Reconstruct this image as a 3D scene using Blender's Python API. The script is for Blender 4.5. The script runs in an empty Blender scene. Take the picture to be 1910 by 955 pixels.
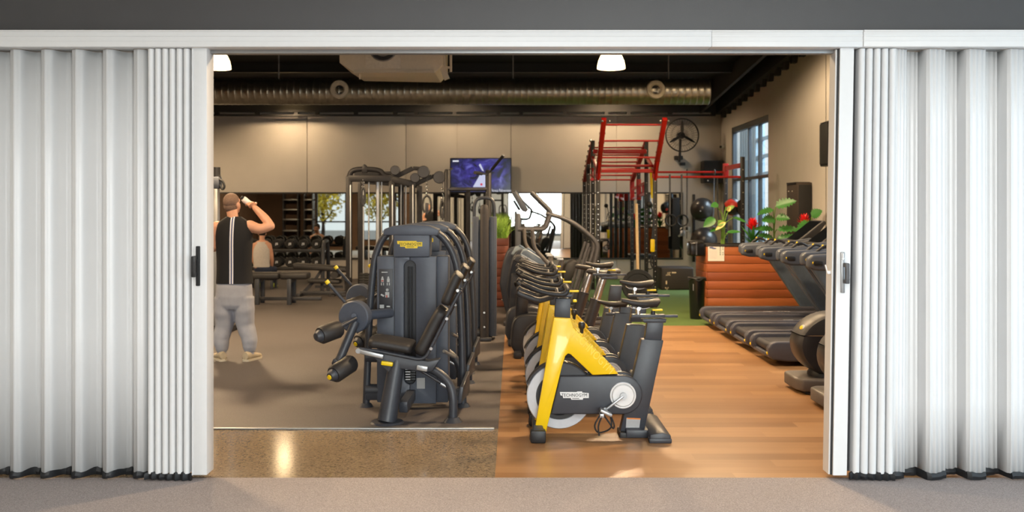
import bpy, bmesh, math, random
from mathutils import Vector as V, Matrix, Euler
R = math.radians
random.seed(7)
SC = bpy.context.scene
COL = SC.collection
# camera model of the photograph (1910 x 955): focal length in px, eye height, vanishing point
F, EYE, CX, CY = 1700.0, 1.65, 958.0, 390.0
def q(px, py, Y):
    return V(((px - CX) * Y / F, Y, EYE - (py - CY) * Y / F))
def qx(px, Y): return (px - CX) * Y / F
def qz(py, Y): return EYE - (py - CY) * Y / F

# ------------------------------------------------------------------ mesh builder
class MB:
    def __init__(s):
        s.bm = bmesh.new(); s.mi = 0
    def m(s, i):
        s.mi = i; return s
    def _merge(s, t, rev=True):
        if rev: bmesh.ops.recalc_face_normals(t, faces=t.faces)
        for f in t.faces: f.material_index = s.mi
        me = bpy.data.meshes.new('tmp'); t.to_mesh(me); t.free()
        s.bm.from_mesh(me); bpy.data.meshes.remove(me); return s
    def box(s, c, d, rot=None, bev=0, seg=2):
        t = bmesh.new()
        M = Matrix.Translation(V(c)) @ (rot.to_matrix().to_4x4() if rot else Matrix()) @ Matrix.Diagonal((d[0], d[1], d[2], 1))
        bmesh.ops.create_cube(t, size=1, matrix=M)
        if bev: bmesh.ops.bevel(t, geom=list(t.edges), offset=min(bev, .48 * min(d)), segments=seg, affect='EDGES', profile=.5)
        return s._merge(t)
    def span(s, a, b, bev=0, seg=2):
        a, b = V(a), V(b)
        return s.box((a + b) / 2, [abs(b[i] - a[i]) for i in range(3)], None, bev, seg)
    def beam(s, a, b, w, h, up=(0, 0, 1), bev=0):
        a, b = V(a), V(b); d = b - a; L = d.length; x = d.normalized()
        u = V(up); y = u.cross(x)
        if y.length < 1e-4: y = V((0, 1, 0)).cross(x)
        y.normalize(); z = x.cross(y)
        M = Matrix((x, y, z)).transposed()
        return s.box((a + b) / 2, (L, w, h), M.to_euler(), bev)
    def rings(s, rs, closed=False, cap=True):
        t = bmesh.new(); n = len(rs[0])
        vs = [[t.verts.new(p) for p in r] for r in rs]
        k = len(rs)
        for i in range(k if closed else k - 1):
            a, b = vs[i], vs[(i + 1) % k]
            for j in range(n):
                t.faces.new((a[j], a[(j + 1) % n], b[(j + 1) % n], b[j]))
        if cap and not closed:
            t.faces.new(vs[0][::-1]); t.faces.new(vs[-1])
        return s._merge(t)
    def tube(s, pts, r, n=10, closed=False, sq=1.0):
        pts = [V(p) for p in pts]; k = len(pts)
        rad = r if isinstance(r, (list, tuple)) else [r] * k
        T = []
        for i in range(k):
            if closed: d = pts[(i + 1) % k] - pts[i - 1]
            else: d = pts[min(i + 1, k - 1)] - pts[max(i - 1, 0)]
            T.append(d.normalized())
        u = T[0].orthogonal().normalized()
        if abs(T[0].z) < .9: u = (V((0, 0, 1)) - T[0] * T[0].z).normalized()
        rs = []
        for i in range(k):
            u = (u - T[i] * u.dot(T[i]))
            u = u.normalized() if u.length > 1e-6 else T[i].orthogonal().normalized()
            w = T[i].cross(u)
            rs.append([pts[i] + (u * math.cos(2 * math.pi * j / n) + w * math.sin(2 * math.pi * j / n) * sq) * rad[i] for j in range(n)])
        return s.rings(rs, closed)
    def cyl(s, a, b, r, r2=None, n=20, bev=0):
        a, b = V(a), V(b); r2 = r if r2 is None else r2
        if bev:
            d = (b - a).normalized() * bev
            return s.tube([a, a + d, b - d, b], [r - bev, r, r2, r2 - bev], n)
        return s.tube([a, b], [r, r2], n)
    def lathe(s, prof, c=(0, 0, 0), axis=(0, 0, 1), n=24, cap=True):
        c = V(c); ax = V(axis).normalized(); u = ax.orthogonal().normalized(); w = ax.cross(u)
        return s.rings([[c + ax * z + (u * math.cos(2 * math.pi * j / n) + w * math.sin(2 * math.pi * j / n)) * r for j in range(n)] for r, z in prof], cap=cap)
    def ball(s, c, r, rot=None, seg=20):
        t = bmesh.new(); r = (r, r, r) if not isinstance(r, (tuple, list)) else r
        M = Matrix.Translation(V(c)) @ (rot.to_matrix().to_4x4() if rot else Matrix()) @ Matrix.Diagonal((*r, 1))
        bmesh.ops.create_uvsphere(t, u_segments=seg, v_segments=max(8, seg * 2 // 3), radius=1, matrix=M)
        return s._merge(t)
    def ring(s, c, R_, r, axis=(0, 1, 0), n=32, k=8, a0=0, a1=360):
        c = V(c); ax = V(axis).normalized(); u = ax.orthogonal().normalized()
        if abs(ax.y) > .9: u = V((1, 0, 0))
        w = ax.cross(u); full = abs(a1 - a0) >= 360
        p = [c + (u * math.cos(R(a0 + (a1 - a0) * i / (n if full else n - 1))) + w * math.sin(R(a0 + (a1 - a0) * i / (n if full else n - 1)))) * R_ for i in range(n)]
        return s.tube(p, r, k, closed=full)
    def prism(s, poly, ext, bev=0, seg=2):
        t = bmesh.new(); ext = V(ext)
        a = [t.verts.new(V(p)) for p in poly]; f = t.faces.new(a)
        g = bmesh.ops.extrude_face_region(t, geom=[f])
        bmesh.ops.translate(t, verts=[v for v in g['geom'] if isinstance(v, bmesh.types.BMVert)], vec=ext)
        bmesh.ops.recalc_face_normals(t, faces=t.faces)
        if bev:
            ed = [e for e in t.edges if len(e.link_faces) == 2 and e.calc_face_angle(0) > .6]
            bmesh.ops.bevel(t, geom=ed, offset=bev, segments=seg, affect='EDGES', profile=.5)
        return s._merge(t)
    def quad(s, a, b, c, d):
        t = bmesh.new(); t.faces.new([t.verts.new(V(p)) for p in (a, b, c, d)]); return s._merge(t, False)
    def grid(s, rows):
        t = bmesh.new(); vs = [[t.verts.new(V(p)) for p in r] for r in rows]
        for i in range(len(vs) - 1):
            for j in range(len(vs[0]) - 1):
                t.faces.new((vs[i][j], vs[i][j + 1], vs[i + 1][j + 1], vs[i + 1][j]))
        return s._merge(t, False)
    def text(s, txt, c, size, xdir=(1, 0, 0), ydir=(0, 0, 1), depth=.0015, align='CENTER', width=None):
        cu = bpy.data.curves.new('lettering', 'FONT'); cu.body = txt; cu.size = size; cu.extrude = depth; cu.resolution_u = 2
        cu.align_x = align; cu.align_y = 'CENTER'
        o = bpy.data.objects.new('lettering', cu); COL.objects.link(o)
        dg = bpy.context.evaluated_depsgraph_get(); me = bpy.data.meshes.new_from_object(o.evaluated_get(dg))
        bpy.data.objects.remove(o); bpy.data.curves.remove(cu)
        x, y = V(xdir).normalized(), V(ydir).normalized(); z = x.cross(y)
        k = 1
        if width and len(me.vertices):
            xs = [v.co.x for v in me.vertices]; k = width / max(1e-6, max(xs) - min(xs))
        M = Matrix.Translation(V(c)) @ Matrix((x, y, z)).transposed().to_4x4() @ Matrix.Diagonal((k, 1, 1, 1))
        me.transform(M); t = bmesh.new(); t.from_mesh(me); bpy.data.meshes.remove(me)
        return s._merge(t, False)
    def mesh(s, me):
        t = bmesh.new(); t.from_mesh(me); return s._merge(t, False)

def link(name, mb, mats, parent=None, origin=(0, 0, 0), ang=38, smooth=True):
    me = bpy.data.meshes.new(name); bm = mb.bm
    bmesh.ops.translate(bm, verts=bm.verts, vec=-V(origin))
    bm.to_mesh(me); bm.free()
    for mt in (mats if isinstance(mats, (list, tuple)) else [mats]): me.materials.append(mt)
    if smooth:
        me.shade_smooth(); me.set_sharp_from_angle(angle=R(ang))
    o = bpy.data.objects.new(name, me); COL.objects.link(o)
    if parent is not None: o.parent = parent
    return o
def tag(o, label=None, cat=None, group=None, kind=None):
    if label: o['label'] = label
    if cat: o['category'] = cat
    if group: o['group'] = group
    if kind: o['kind'] = kind
    return o
class T:
    def __init__(s, name, label, cat, loc, group=None, kind=None):
        s.o = bpy.data.objects.new(name, None); COL.objects.link(s.o); s.o.location = V(loc); s.loc = V(loc)
        s.o.empty_display_size = .1
        tag(s.o, label, cat, group, kind)
    def part(s, name, mb, mats, under=None, label=None, ang=38):
        o = link(name, mb, mats, under or s.o, s.loc, ang)
        if label: o['label'] = label
        return o
def single(name, label, cat, mb, mats, loc, group=None, kind=None, ang=38):
    o = link(name, mb, mats, None, loc, ang); o.location = V(loc)
    return tag(o, label, cat, group, kind)
def struct(name, mb, mats, parent=None, ang=38):
    o = link(name, mb, mats, parent, (0, 0, 0), ang)
    if parent is None: o['kind'] = 'structure'
    return o
KIDS = {}
def kids(o):
    return [c for c in bpy.data.objects if c.parent == o]
def dup(o, loc, label=None, rot=None):
    def rec(src, par):
        c = src.copy(); COL.objects.link(c)
        if par is not None: c.parent = par
        for k in kids(src): rec(k, c)
        return c
    r = rec(o, None); r.location = V(loc)
    if rot is not None: r.rotation_euler.z = rot
    if label: r['label'] = label
    return r

def fillet(pts, rad, k=5):
    pts = [V(p) for p in pts]; out = [pts[0]]
    rr = rad if isinstance(rad, (list, tuple)) else [rad] * len(pts)
    for i in range(1, len(pts) - 1):
        a, b, c = pts[i - 1], pts[i], pts[i + 1]
        d1 = min(rr[i], (a - b).length * .49); d2 = min(rr[i], (c - b).length * .49)
        p0 = b + (a - b).normalized() * d1; p2 = b + (c - b).normalized() * d2
        for j in range(k + 1):
            t = j / k; out.append(p0 * (1 - t) ** 2 + b * 2 * t * (1 - t) + p2 * t * t)
    out.append(pts[-1]); return out
def spline(pts, k=6):
    pts = [V(p) for p in pts]; P = [pts[0]] + pts + [pts[-1]]; out = []
    for i in range(1, len(P) - 2):
        a, b, c, d = P[i - 1], P[i], P[i + 1], P[i + 2]
        for j in range(k):
            t = j / k
            out.append(.5 * (2 * b + (c - a) * t + (2 * a - 5 * b + 4 * c - d) * t * t + (3 * b - a - 3 * c + d) * t ** 3))
    out.append(pts[-1]); return out
def vspline(vals, k=6):
    return [p.x for p in spline([V((v, 0, 0)) for v in vals], k)]

# ------------------------------------------------------------------ materials
def lin(c):
    return tuple(((x / 255) / 12.92 if x / 255 <= .04045 else ((x / 255 + .055) / 1.055) ** 2.4) for x in c)
def M(name, col, rough=.5, metal=0, var=.07, scale=25, bump=0, bscale=180, coat=0, spec=.5, sheen=0, rvar=0):
    m = bpy.data.materials.new(name); m.use_nodes = True; nt = m.node_tree; N = nt.nodes; L = nt.links
    b = N['Principled BSDF']; b.inputs['Roughness'].default_value = rough; b.inputs['Metallic'].default_value = metal
    b.inputs['Coat Weight'].default_value = coat; b.inputs['Specular IOR Level'].default_value = spec; b.inputs['Sheen Weight'].default_value = sheen
    tc = N.new('ShaderNodeTexCoord'); nz = N.new('ShaderNodeTexNoise'); nz.inputs['Scale'].default_value = scale; nz.inputs['Detail'].default_value = 3
    L.new(tc.outputs['Object'], nz.inputs['Vector'])
    rp = N.new('ShaderNodeValToRGB'); c = lin(col)
    rp.color_ramp.elements[0].position = .3; rp.color_ramp.elements[1].position = .7
    rp.color_ramp.elements[0].color = (*[x * (1 - var) for x in c], 1); rp.color_ramp.elements[1].color = (*[min(1, x * (1 + var)) for x in c], 1)
    L.new(nz.outputs['Fac'], rp.inputs['Fac']); L.new(rp.outputs['Color'], b.inputs['Base Color'])
    if rvar:
        mr = N.new('ShaderNodeMapRange'); mr.inputs['To Min'].default_value = rough - rvar; mr.inputs['To Max'].default_value = rough + rvar
        L.new(nz.outputs['Fac'], mr.inputs['Value']); L.new(mr.outputs['Result'], b.inputs['Roughness'])
    if bump:
        n2 = N.new('ShaderNodeTexNoise'); n2.inputs['Scale'].default_value = bscale; L.new(tc.outputs['Object'], n2.inputs['Vector'])
        bp = N.new('ShaderNodeBump'); bp.inputs['Strength'].default_value = bump; bp.inputs['Distance'].default_value = .01
        L.new(n2.outputs['Fac'], bp.inputs['Height']); L.new(bp.outputs['Normal'], b.inputs['Normal'])
    m['_'] = 1
    return m
def nodes(m): return m.node_tree.nodes, m.node_tree.links, m.node_tree.nodes['Principled BSDF']
def math_n(N, L, op, a, b=None, c=None):
    n = N.new('ShaderNodeMath'); n.operation = op
    for i, v in enumerate((a, b, c)):
        if v is None: continue
        if isinstance(v, (int, float)): n.inputs[i].default_value = v
        else: L.new(v, n.inputs[i])
    return n.outputs[0]
def mixc(N, L, fac, a, b):
    n = N.new('ShaderNodeMix'); n.data_type = 'RGBA'
    if isinstance(fac, (int, float)): n.inputs[0].default_value = fac
    else: L.new(fac, n.inputs[0])
    for i, v in ((6, a), (7, b)):
        if isinstance(v, tuple): n.inputs[i].default_value = (*v[:3], 1)
        else: L.new(v, n.inputs[i])
    return n.outputs[2]
def emit(name, col, s):
    m = M(name, (20, 20, 20)); N, L, b = nodes(m)
    b.inputs['Emission Color'].default_value = (*lin(col), 1); b.inputs['Emission Strength'].default_value = s
    return m
def speckle(name, c1, c2, scale, rough, bump=.3, big=None):
    """two-tone flecks, optionally with large soft wear patches"""
    m = M(name, c1, rough); N, L, b = nodes(m)
    tc = N.new('ShaderNodeTexCoord'); v = N.new('ShaderNodeTexVoronoi'); v.inputs['Scale'].default_value = scale; L.new(tc.outputs['Object'], v.inputs['Vector'])
    sep = N.new('ShaderNodeSeparateColor'); L.new(v.outputs['Color'], sep.inputs[0])
    nz = N.new('ShaderNodeTexNoise'); nz.inputs['Scale'].default_value = scale * .45; nz.inputs['Detail'].default_value = 4; L.new(tc.outputs['Object'], nz.inputs['Vector'])
    f = math_n(N, L, 'MULTIPLY', sep.outputs[0], nz.outputs['Fac']); f = math_n(N, L, 'MULTIPLY', f, 1.7)
    c = mixc(N, L, f, lin(c1), lin(c2))
    if big:
        n3 = N.new('ShaderNodeTexNoise'); n3.inputs['Scale'].default_value = .9; n3.inputs['Detail'].default_value = 4; L.new(tc.outputs['Object'], n3.inputs['Vector'])
        r = N.new('ShaderNodeMapRange'); r.inputs['From Min'].default_value = .35; r.inputs['From Max'].default_value = .7; L.new(n3.outputs['Fac'], r.inputs['Value'])
        c = mixc(N, L, math_n(N, L, 'MULTIPLY', r.outputs['Result'], .5), c, lin(big))
    L.new(c, b.inputs['Base Color'])
    if bump:
        bp = N.new('ShaderNodeBump'); bp.inputs['Strength'].default_value = bump; bp.inputs['Distance'].default_value = .004
        L.new(sep.outputs[1], bp.inputs['Height']); L.new(bp.outputs['Normal'], b.inputs['Normal'])
    return m
def planks(name, cols, pitch, gap, axis, rough=.4, length=0, grain=(1.5, 40, 40), gapc=(30, 18, 10)):
    """boards along X stacked on axis ('Y' floor or 'Z' cladding)"""
    m = M(name, cols[0], rough); N, L, b = nodes(m)
    tc = N.new('ShaderNodeTexCoord'); sp = N.new('ShaderNodeSeparateXYZ'); L.new(tc.outputs['Object'], sp.inputs[0])
    row = math_n(N, L, 'DIVIDE', sp.outputs[axis], pitch)
    fl = math_n(N, L, 'FLOOR', row); fr = math_n(N, L, 'FRACT', row)
    ix = 0.0
    if length:
        off = math_n(N, L, 'MULTIPLY', math_n(N, L, 'FRACT', math_n(N, L, 'MULTIPLY', fl, .377)), length)
        ix = math_n(N, L, 'FLOOR', math_n(N, L, 'DIVIDE', math_n(N, L, 'ADD', sp.outputs['X'], off), length))
    cmb = N.new('ShaderNodeCombineXYZ'); L.new(fl, cmb.inputs[0])
    if length: L.new(ix, cmb.inputs[1])
    wn = N.new('ShaderNodeTexWhiteNoise'); L.new(cmb.outputs[0], wn.inputs['Vector'])
    mp = N.new('ShaderNodeMapping'); mp.inputs['Scale'].default_value = grain; L.new(tc.outputs['Object'], mp.inputs['Vector'])
    nz = N.new('ShaderNodeTexNoise'); nz.inputs['Scale'].default_value = 1; nz.inputs['Detail'].default_value = 5; nz.inputs['Roughness'].default_value = .6
    L.new(mp.outputs[0], nz.inputs['Vector'])
    f = math_n(N, L, 'ADD', math_n(N, L, 'MULTIPLY', wn.outputs['Value'], .55), math_n(N, L, 'MULTIPLY', nz.outputs['Fac'], .5))
    rp = N.new('ShaderNodeValToRGB'); e = rp.color_ramp.elements
    e[0].position = .15; e[0].color = (*lin(cols[1]), 1); e[1].position = .85; e[1].color = (*lin(cols[2]), 1)
    x = e.new(.5); x.color = (*lin(cols[0]), 1)
    L.new(f, rp.inputs['Fac'])
    c = rp.outputs['Color']
    if gap:
        g = math_n(N, L, 'LESS_THAN', fr, gap); c = mixc(N, L, g, c, lin(gapc))
    L.new(c, b.inputs['Base Color'])
    return m

MT = {}
MT['carpet'] = speckle('front carpet', (126, 117, 115), (172, 162, 158), 260, .95, .5)
MT['concrete'] = speckle('polished concrete', (150, 130, 104), (84, 73, 60), 95, .13, 0, (130, 112, 88))
MT['rubber_floor'] = speckle('rubber gym floor', (70, 65, 64), (94, 88, 86), 240, .6, .15, (80, 73, 69))
MT['wood_floor'] = planks('wood vinyl floor', ((154, 114, 76), (134, 96, 62), (172, 131, 90)), .15, .012, 'Y', .34, 1.3, (1.2, 26, 26), (120, 80, 46))
MT['turf'] = speckle('green turf', (66, 92, 40), (98, 120, 58), 300, .95, .6, (76, 100, 44))
MT['wall'] = M('painted panel wall', (196, 190, 182), .75, var=.02, scale=3)
MT['wall_dark'] = M('dark wall paint', (84, 62, 46), .8, var=.05, scale=3)
MT['fascia'] = M('charcoal fascia paint', (66, 65, 66), .42, var=.03, scale=6, bump=.05)
MT['front_wall'] = M('front room plaster', (206, 196, 180), .8, var=.02)
MT['white_ceiling'] = M('white ceiling', (215, 213, 208), .9, var=.01)
MT['roof'] = M('black roof lining', (11, 10, 10), .9, var=.2, scale=2)
MT['steel_dark'] = M('dark roof steel', (33, 31, 30), .6, var=.1)
MT['vinyl'] = M('white vinyl curtain', (216, 216, 216), .38, var=.012, scale=4)
MT['vinyl_rib'] = M('white vinyl fold', (214, 214, 214), .42, var=.012, scale=4)
MT['white_alu'] = M('white powder-coated aluminium', (216, 216, 216), .4, var=.01)
MT['grey_alu'] = M('grey aluminium', (150, 150, 150), .4, metal=.6, var=.04)
MT['black_rubber'] = M('black rubber', (24, 25, 28), .55, var=.15)
MT['black'] = M('black plastic', (26, 26, 28), .45, var=.1)
MT['blackmatt'] = M('matt black', (20, 20, 21), .7, var=.1)
MT['char'] = M('charcoal powder coat', (54, 57, 64), .4, metal=0, var=.06)
MT['char2'] = M('charcoal shroud', (76, 82, 94), .45, var=.04)
MT['char3'] = M('dark grey moulded plastic', (46, 46, 50), .45, var=.06)
MT['uphol'] = M('black upholstery', (40, 38, 38), .52, var=.1, bump=.15)
MT['chrome'] = M('polished steel', (205, 205, 205), .22, metal=1, var=.03)
MT['silver'] = M('satin silver', (176, 178, 180), .38, metal=.75, var=.03)
MT['yellow'] = M('yellow enamel', (240, 198, 8), .32, var=.02, scale=6, coat=.3)
MT['yellow_badge'] = M('yellow badge', (238, 205, 20), .4, var=.02)
MT['white'] = M('white plastic', (228, 228, 228), .45, var=.02)
MT['paleg'] = M('pale grey plastic', (196, 199, 205), .4, var=.03)
MT['ink'] = M('black ink', (18, 18, 18), .6)
MT['red'] = M('red powder coat', (190, 28, 20), .4, var=.06)
MT['rig_black'] = M('black rig steel', (34, 32, 32), .45, var=.1)
MT['blackframe'] = M('black gym frame', (32, 31, 33), .5, var=.1, spec=.25)
MT['bolt'] = M('zinc bolt', (230, 228, 222), .25, metal=.9)
MT['duct'] = M('galvanised duct', (172, 168, 156), .33, metal=.95, var=.12, scale=7)
MT['cream'] = M('cream metal casing', (222, 214, 198), .55, var=.03)
MT['cladding'] = planks('orange timber cladding', ((164, 78, 34), (132, 56, 24), (186, 98, 46)), .123, .06, 'Z', .42, 0, (2.5, 30, 60), (64, 26, 12))
MT['cladding_red'] = planks('red-brown timber cladding', ((128, 62, 42), (100, 44, 30), (146, 78, 54)), .133, .06, 'Z', .5, 0, (3, 30, 60), (54, 24, 16))
MT['mirror'] = M('mirror glass', (212, 216, 214), .0, metal=1, var=0)
nodes(MT['mirror'])[2].inputs['Roughness'].default_value = .012
MT['skin'] = M('skin', (206, 154, 126), .5, var=.06, scale=12)
MT['hair'] = M('short brown hair', (122, 98, 84), .8, var=.25, scale=120)
MT['pants'] = M('grey track pants', (156, 158, 168), .85, var=.05, scale=14, bump=.2, bscale=14)
MT['shoe'] = M('beige trainers', (172, 158, 134), .7, var=.08)
MT['grey_top'] = M('pale grey tank top', (196, 190, 184), .8, var=.05)
MT['jeans'] = M('dark blue leggings', (44, 54, 78), .8, var=.1)
MT['leaf'] = M('green leaf', (52, 110, 44), .42, var=.25, scale=9)
MT['leaf2'] = M('light green leaf', (112, 150, 62), .42, var=.3, scale=12)
MT['grass'] = M('bright grass blades', (150, 188, 76), .5, var=.45, scale=45)
MT['redflower'] = M('red bract', (226, 30, 34), .4, var=.15)
MT['soil'] = M('dark soil', (40, 30, 24), .9, var=.2)
MT['paper'] = M('white notice paper', (226, 222, 214), .6, var=.02)
MT['pale_wood'] = M('pale wooden dowel', (214, 184, 140), .5, var=.08)
MT['strap'] = M('grey webbing', (92, 94, 98), .8, var=.1)
MT['lampshade'] = emit('lit acrylic lampshade', (255, 214, 150), 9)
MT['glass'] = M('clear glass', (235, 240, 240), .02, var=0)
N, L, b = nodes(MT['glass']); tr = N.new('ShaderNodeBsdfTransparent'); tr.inputs[0].default_value = (.93, .96, .95, 1); gl = N.new('ShaderNodeBsdfGlossy'); gl.inputs['Roughness'].default_value = .02; lw = N.new('ShaderNodeLayerWeight'); lw.inputs[0].default_value = .5; fz = math_n(N, L, 'MULTIPLY_ADD', math_n(N, L, 'POWER', lw.outputs['Facing'], 5.0), .6, .03); ms = N.new('ShaderNodeMixShader'); L.new(fz, ms.inputs[0]); L.new(tr.outputs[0], ms.inputs[1]); L.new(gl.outputs[0], ms.inputs[2]); L.new(ms.outputs[0], N['Material Output'].inputs['Surface']); N.remove(b)
# ------------------------------------------------------------------ setting
YD = 5.62           # plane of the folding doors
YB = 21.6           # back wall
XR = 4.92           # right wall
XL = -10.5
XE = -.115          # edge between rubber and wood floors
def roofz(Y): return 4.44 + (YB - Y) * .04
def edgez(Y): return min(roofz(Y) - .02, 4.0 + (YB - Y) * .078)
mb = MB().span((-4.6, -4.5, -.05), (5.6, 5.6, 0)); struct('floor', mb, MT['carpet'])
mb = MB().span((XL, 5.6, -.05), (XE, 6.84, 0)); struct('floor_concrete', mb, MT['concrete'])
mb = MB().span((XL, 6.84, -.05), (XE, YB, 0)); struct('floor_rubber', mb, MT['rubber_floor'])
mb = MB().span((XE, 5.6, -.05), (XR, 12.9, 0)); struct('floor_wood', mb, MT['wood_floor'])
mb = MB().span((XE, 12.9, -.05), (XR, YB, 0)); struct('floor_turf', mb, MT['turf'])
mb = MB().span((-5.2, 6.815, 0), (XE - .03, 6.85, .012), .004); struct('trim_1', mb, MT['grey_alu'])
# back wall, precast panels with joints
mb = MB(); seams = [XL] + [qx(p, YB) for p in (573, 757, 852, 953, 1150)] + [XR]
for a, b in zip(seams, seams[1:]): mb.span((a + .008, YB, 0), (b - .008, YB + .15, 4.7), .006)
mb.span((XL, YB + .03, 0), (XR, YB + .16, 4.7)); struct('wall_back', mb, MT['wall'])
# right wall with a tall window and, nearer the front, a second window
def wallx(x0, x1, y0, y1, z1, holes):
    mb = MB(); y = y0
    for (a, b, c, d) in holes:
        mb.span((x0, y, 0), (x1, a, z1)); mb.span((x0, a, 0), (x1, b, c)); mb.span((x0, a, d), (x1, b, z1)); y = b
    mb.span((x0, y, 0), (x1, y1, z1)); return mb
W1 = (17.6, 20.55, .55, 3.48); W2 = (7.2, 10.6, 1.0, 3.0)
mb = MB(); cuts = [5.4, 7.0, 11.2, 14.35, 17.3, YB]
struct('wall_right', wallx(XR, XR + .18, 5.4, YB + .15, 5.6, [W2, W1]), MT['wall'])
mb = MB()
for y in (11.2, 14.35): mb.box((XR - .001, y, 2.6), (.006, .014, 5.2))
struct('trim_2', mb, MT['steel_dark'])
def window(n, W, mull, sill_c, alu):
    y0, y1, z0, z1 = W
    fr = MB(); x = XR + .05
    for a, b in (((y0, z0), (y1, z0 + .06)), ((y0, z1 - .12), (y1, z1)), ((y0, z0), (y0 + .06, z1)), ((y1 - .06, z0), (y1, z1))):
        fr.span((x - .04, a[0], a[1]), (x + .06, b[0], b[1]), .005)
    for y in mull: fr.span((x - .03, y - .024, z0), (x + .05, y + .024, z1), .004)
    fr.span((x - .03, y0, sill_c - .03), (x + .05, y1, sill_c + .03), .004)
    o = struct('window_%d' % n, fr, alu)
    g = MB().span((x, y0 + .05, z0 + .05), (x + .006, y1 - .05, z1 - .1)); link('glass_pane', g, MT['glass'], o)
    return o
w1 = window(1, W1, (18.4, 19.2), 2.3, M('slate window frame', (74, 80, 86), .5))
window(2, W2, (8.3, 9.5), 2.2, MT['steel_dark'])
# cladding and slats of the neighbouring building outside window 1
bl = M('blue grey metal', (140, 160, 172), .5)
mb = MB(); xo = XR + 1.0
y = 22.3
while y < 27: mb.span((xo, y, -.05), (xo + .05, y + .2, 4.6)); y += .24
mb.span((xo + .05, 22.3, -.05), (xo + .1, 27, 4.6))
single('cladding_screen', 'blue grey vertical metal cladding outside behind the tall window', 'screen', mb, bl, (xo, 25, 0))
mb = MB()
for i in range(6): mb.span((xo, 19.2, 2.45 + i * .42), (xo + .06, 22.28, 2.45 + i * .42 + .08))
for y in (20.3, 21.75, 22.2): mb.span((xo - .02, y, -.05), (xo + .08, y + .1, 5.2))
single('slatted_screen', 'horizontal slats crossing the bright part of the tall window, outside', 'screen', mb, bl, (xo, 21.5, 0))
# left wall and front wall of the gym (seen in the mirrors)
mb = MB().span((XL - .18, 5.4, 0), (XL, YB + .15, 6)); struct('wall_left', mb, MT['wall_dark'])
OX0, OX1, OZ = -4.25, 4.25, 2.72   # opening closed by the folding doors
mb = MB()
y0, y1 = 5.66, 5.86
mb.span((OX0, y0, OZ + .03), (OX1, y1, 5.6)); mb.span((OX1, y0, 0), (5.6, y1, 5.6))
mb.span((-4.6, y0, 0), (OX0, y1, 5.6))
mb.span((XL - .18, y0, 0), (-8.1, y1, 5.6)); mb.span((-8.1, y0, 2.7), (-4.6, y1, 5.6)); mb.span((-8.1, y0, 0), (-4.6, y1, .35)); mb.span((-6.85, y0, .35), (-6.4, y1, 2.7))
struct('wall_front', mb, MT['wall_dark'])
fr = MB()
for a, b in ((-8.1, -6.85), (-6.4, -4.6)):
    for x in (a, b - .06): fr.span((x, 5.7, .35), (x + .06, 5.8, 2.7))
    for z in (.35, 1.1, 2.64): fr.span((a, 5.7, z), (b, 5.8, z + .06))
o = struct('window_3', fr, MT['steel_dark'])
g = MB().span((-8.05, 5.74, .38), (-6.9, 5.746, 2.66)); g.span((-6.35, 5.74, .38), (-4.65, 5.746, 2.66)); link('glass_pane', g, MT['glass'], o)
# fascia over the doors on the near side
mb = MB().span((-4.6, 5.56, 2.73), (5.6, 5.66, 3.4)); struct('wall_fascia', mb, MT['fascia'])
# near room: side walls, rear wall with a big window, ceiling
mb = MB().span((-4.6, -4.5, 0), (-4.45, 5.66, 3.4)); struct('wall_near_left', mb, MT['front_wall'])
mb = MB().span((5.45, -4.5, 0), (5.6, .2, 3.4)); mb.span((5.45, 4.6, 0), (5.6, 5.66, 3.4)); mb.span((5.45, .2, 0), (5.6, 4.6, .3)); mb.span((5.45, .2, 2.9), (5.6, 4.6, 3.4)); struct('wall_near_right', mb, MT['front_wall'])
mb = MB().span((-4.6, -4.6, 0), (-.3, -4.5, 3.4)); mb.span((-.3, -4.6, 0), (5.6, -4.5, .25)); mb.span((-.3, -4.6, 2.95), (5.6, -4.5, 3.4)); struct('wall_near_rear', mb, MT['front_wall'])
mb = MB().span((-4.6, -4.6, 3.4), (5.6, 5.66, 3.5)); struct('ceiling_near', mb, MT['white_ceiling'])
fr = MB()
for x in (-.3, 1.25, 2.7, 4.1, 5.5): fr.span((x, -4.58, .25), (x + .06, -4.5, 2.95))
for z in (.25, 1.0, 2.89): fr.span((-.3, -4.58, z), (5.6, -4.5, z + .06))
o = struct('window_4', fr, MT['steel_dark']); g = MB().span((-.28, -4.55, .28), (5.5, -4.545, 2.92)); link('glass_pane', g, MT['glass'], o)
fr = MB()
for y in (.2, 1.6, 3.1, 4.54): fr.span((5.48, y, .3), (5.56, y + .06, 2.9))
for z in (.3, 1.0, 2.84): fr.span((5.48, .2, z), (5.56, 4.6, z + .06))
o = struct('window_5', fr, MT['steel_dark']); g = MB().span((5.52, .22, .32), (5.525, 4.58, 2.88)); link('glass_pane', g, MT['glass'], o)
# outside ground
mb = MB().span((-40, -30, -.3), (40, 50, -.06)); struct('ground', mb, M('outside paving', (150, 146, 140), .9))
# ------------------------------------------------------------------ roof
mb = MB()
t = [( XL - .2, 5.5, roofz(5.5)), (XR + .2, 5.5, roofz(5.5)), (XR + .2, YB + .2, roofz(YB + .2)), (XL - .2, YB + .2, roofz(YB + .2))]
mb.prism(t, (0, 0, .15)); struct('ceiling', mb, MT['roof'])
for i, y in enumerate((8.2, 10.4, 12.6, 14.2, 15.4, 16.6, 18.3, 20.0)):
    mb = MB(); z = roofz(y)
    mb.span((XL, y - .03, z - .17), (XR, y + .03, z + .01)); mb.span((XL, y - .06, z - .18), (XR, y + .06, z - .165), .003)
    struct('beam_%d' % (i + 1), mb, MT['steel_dark'])
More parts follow.
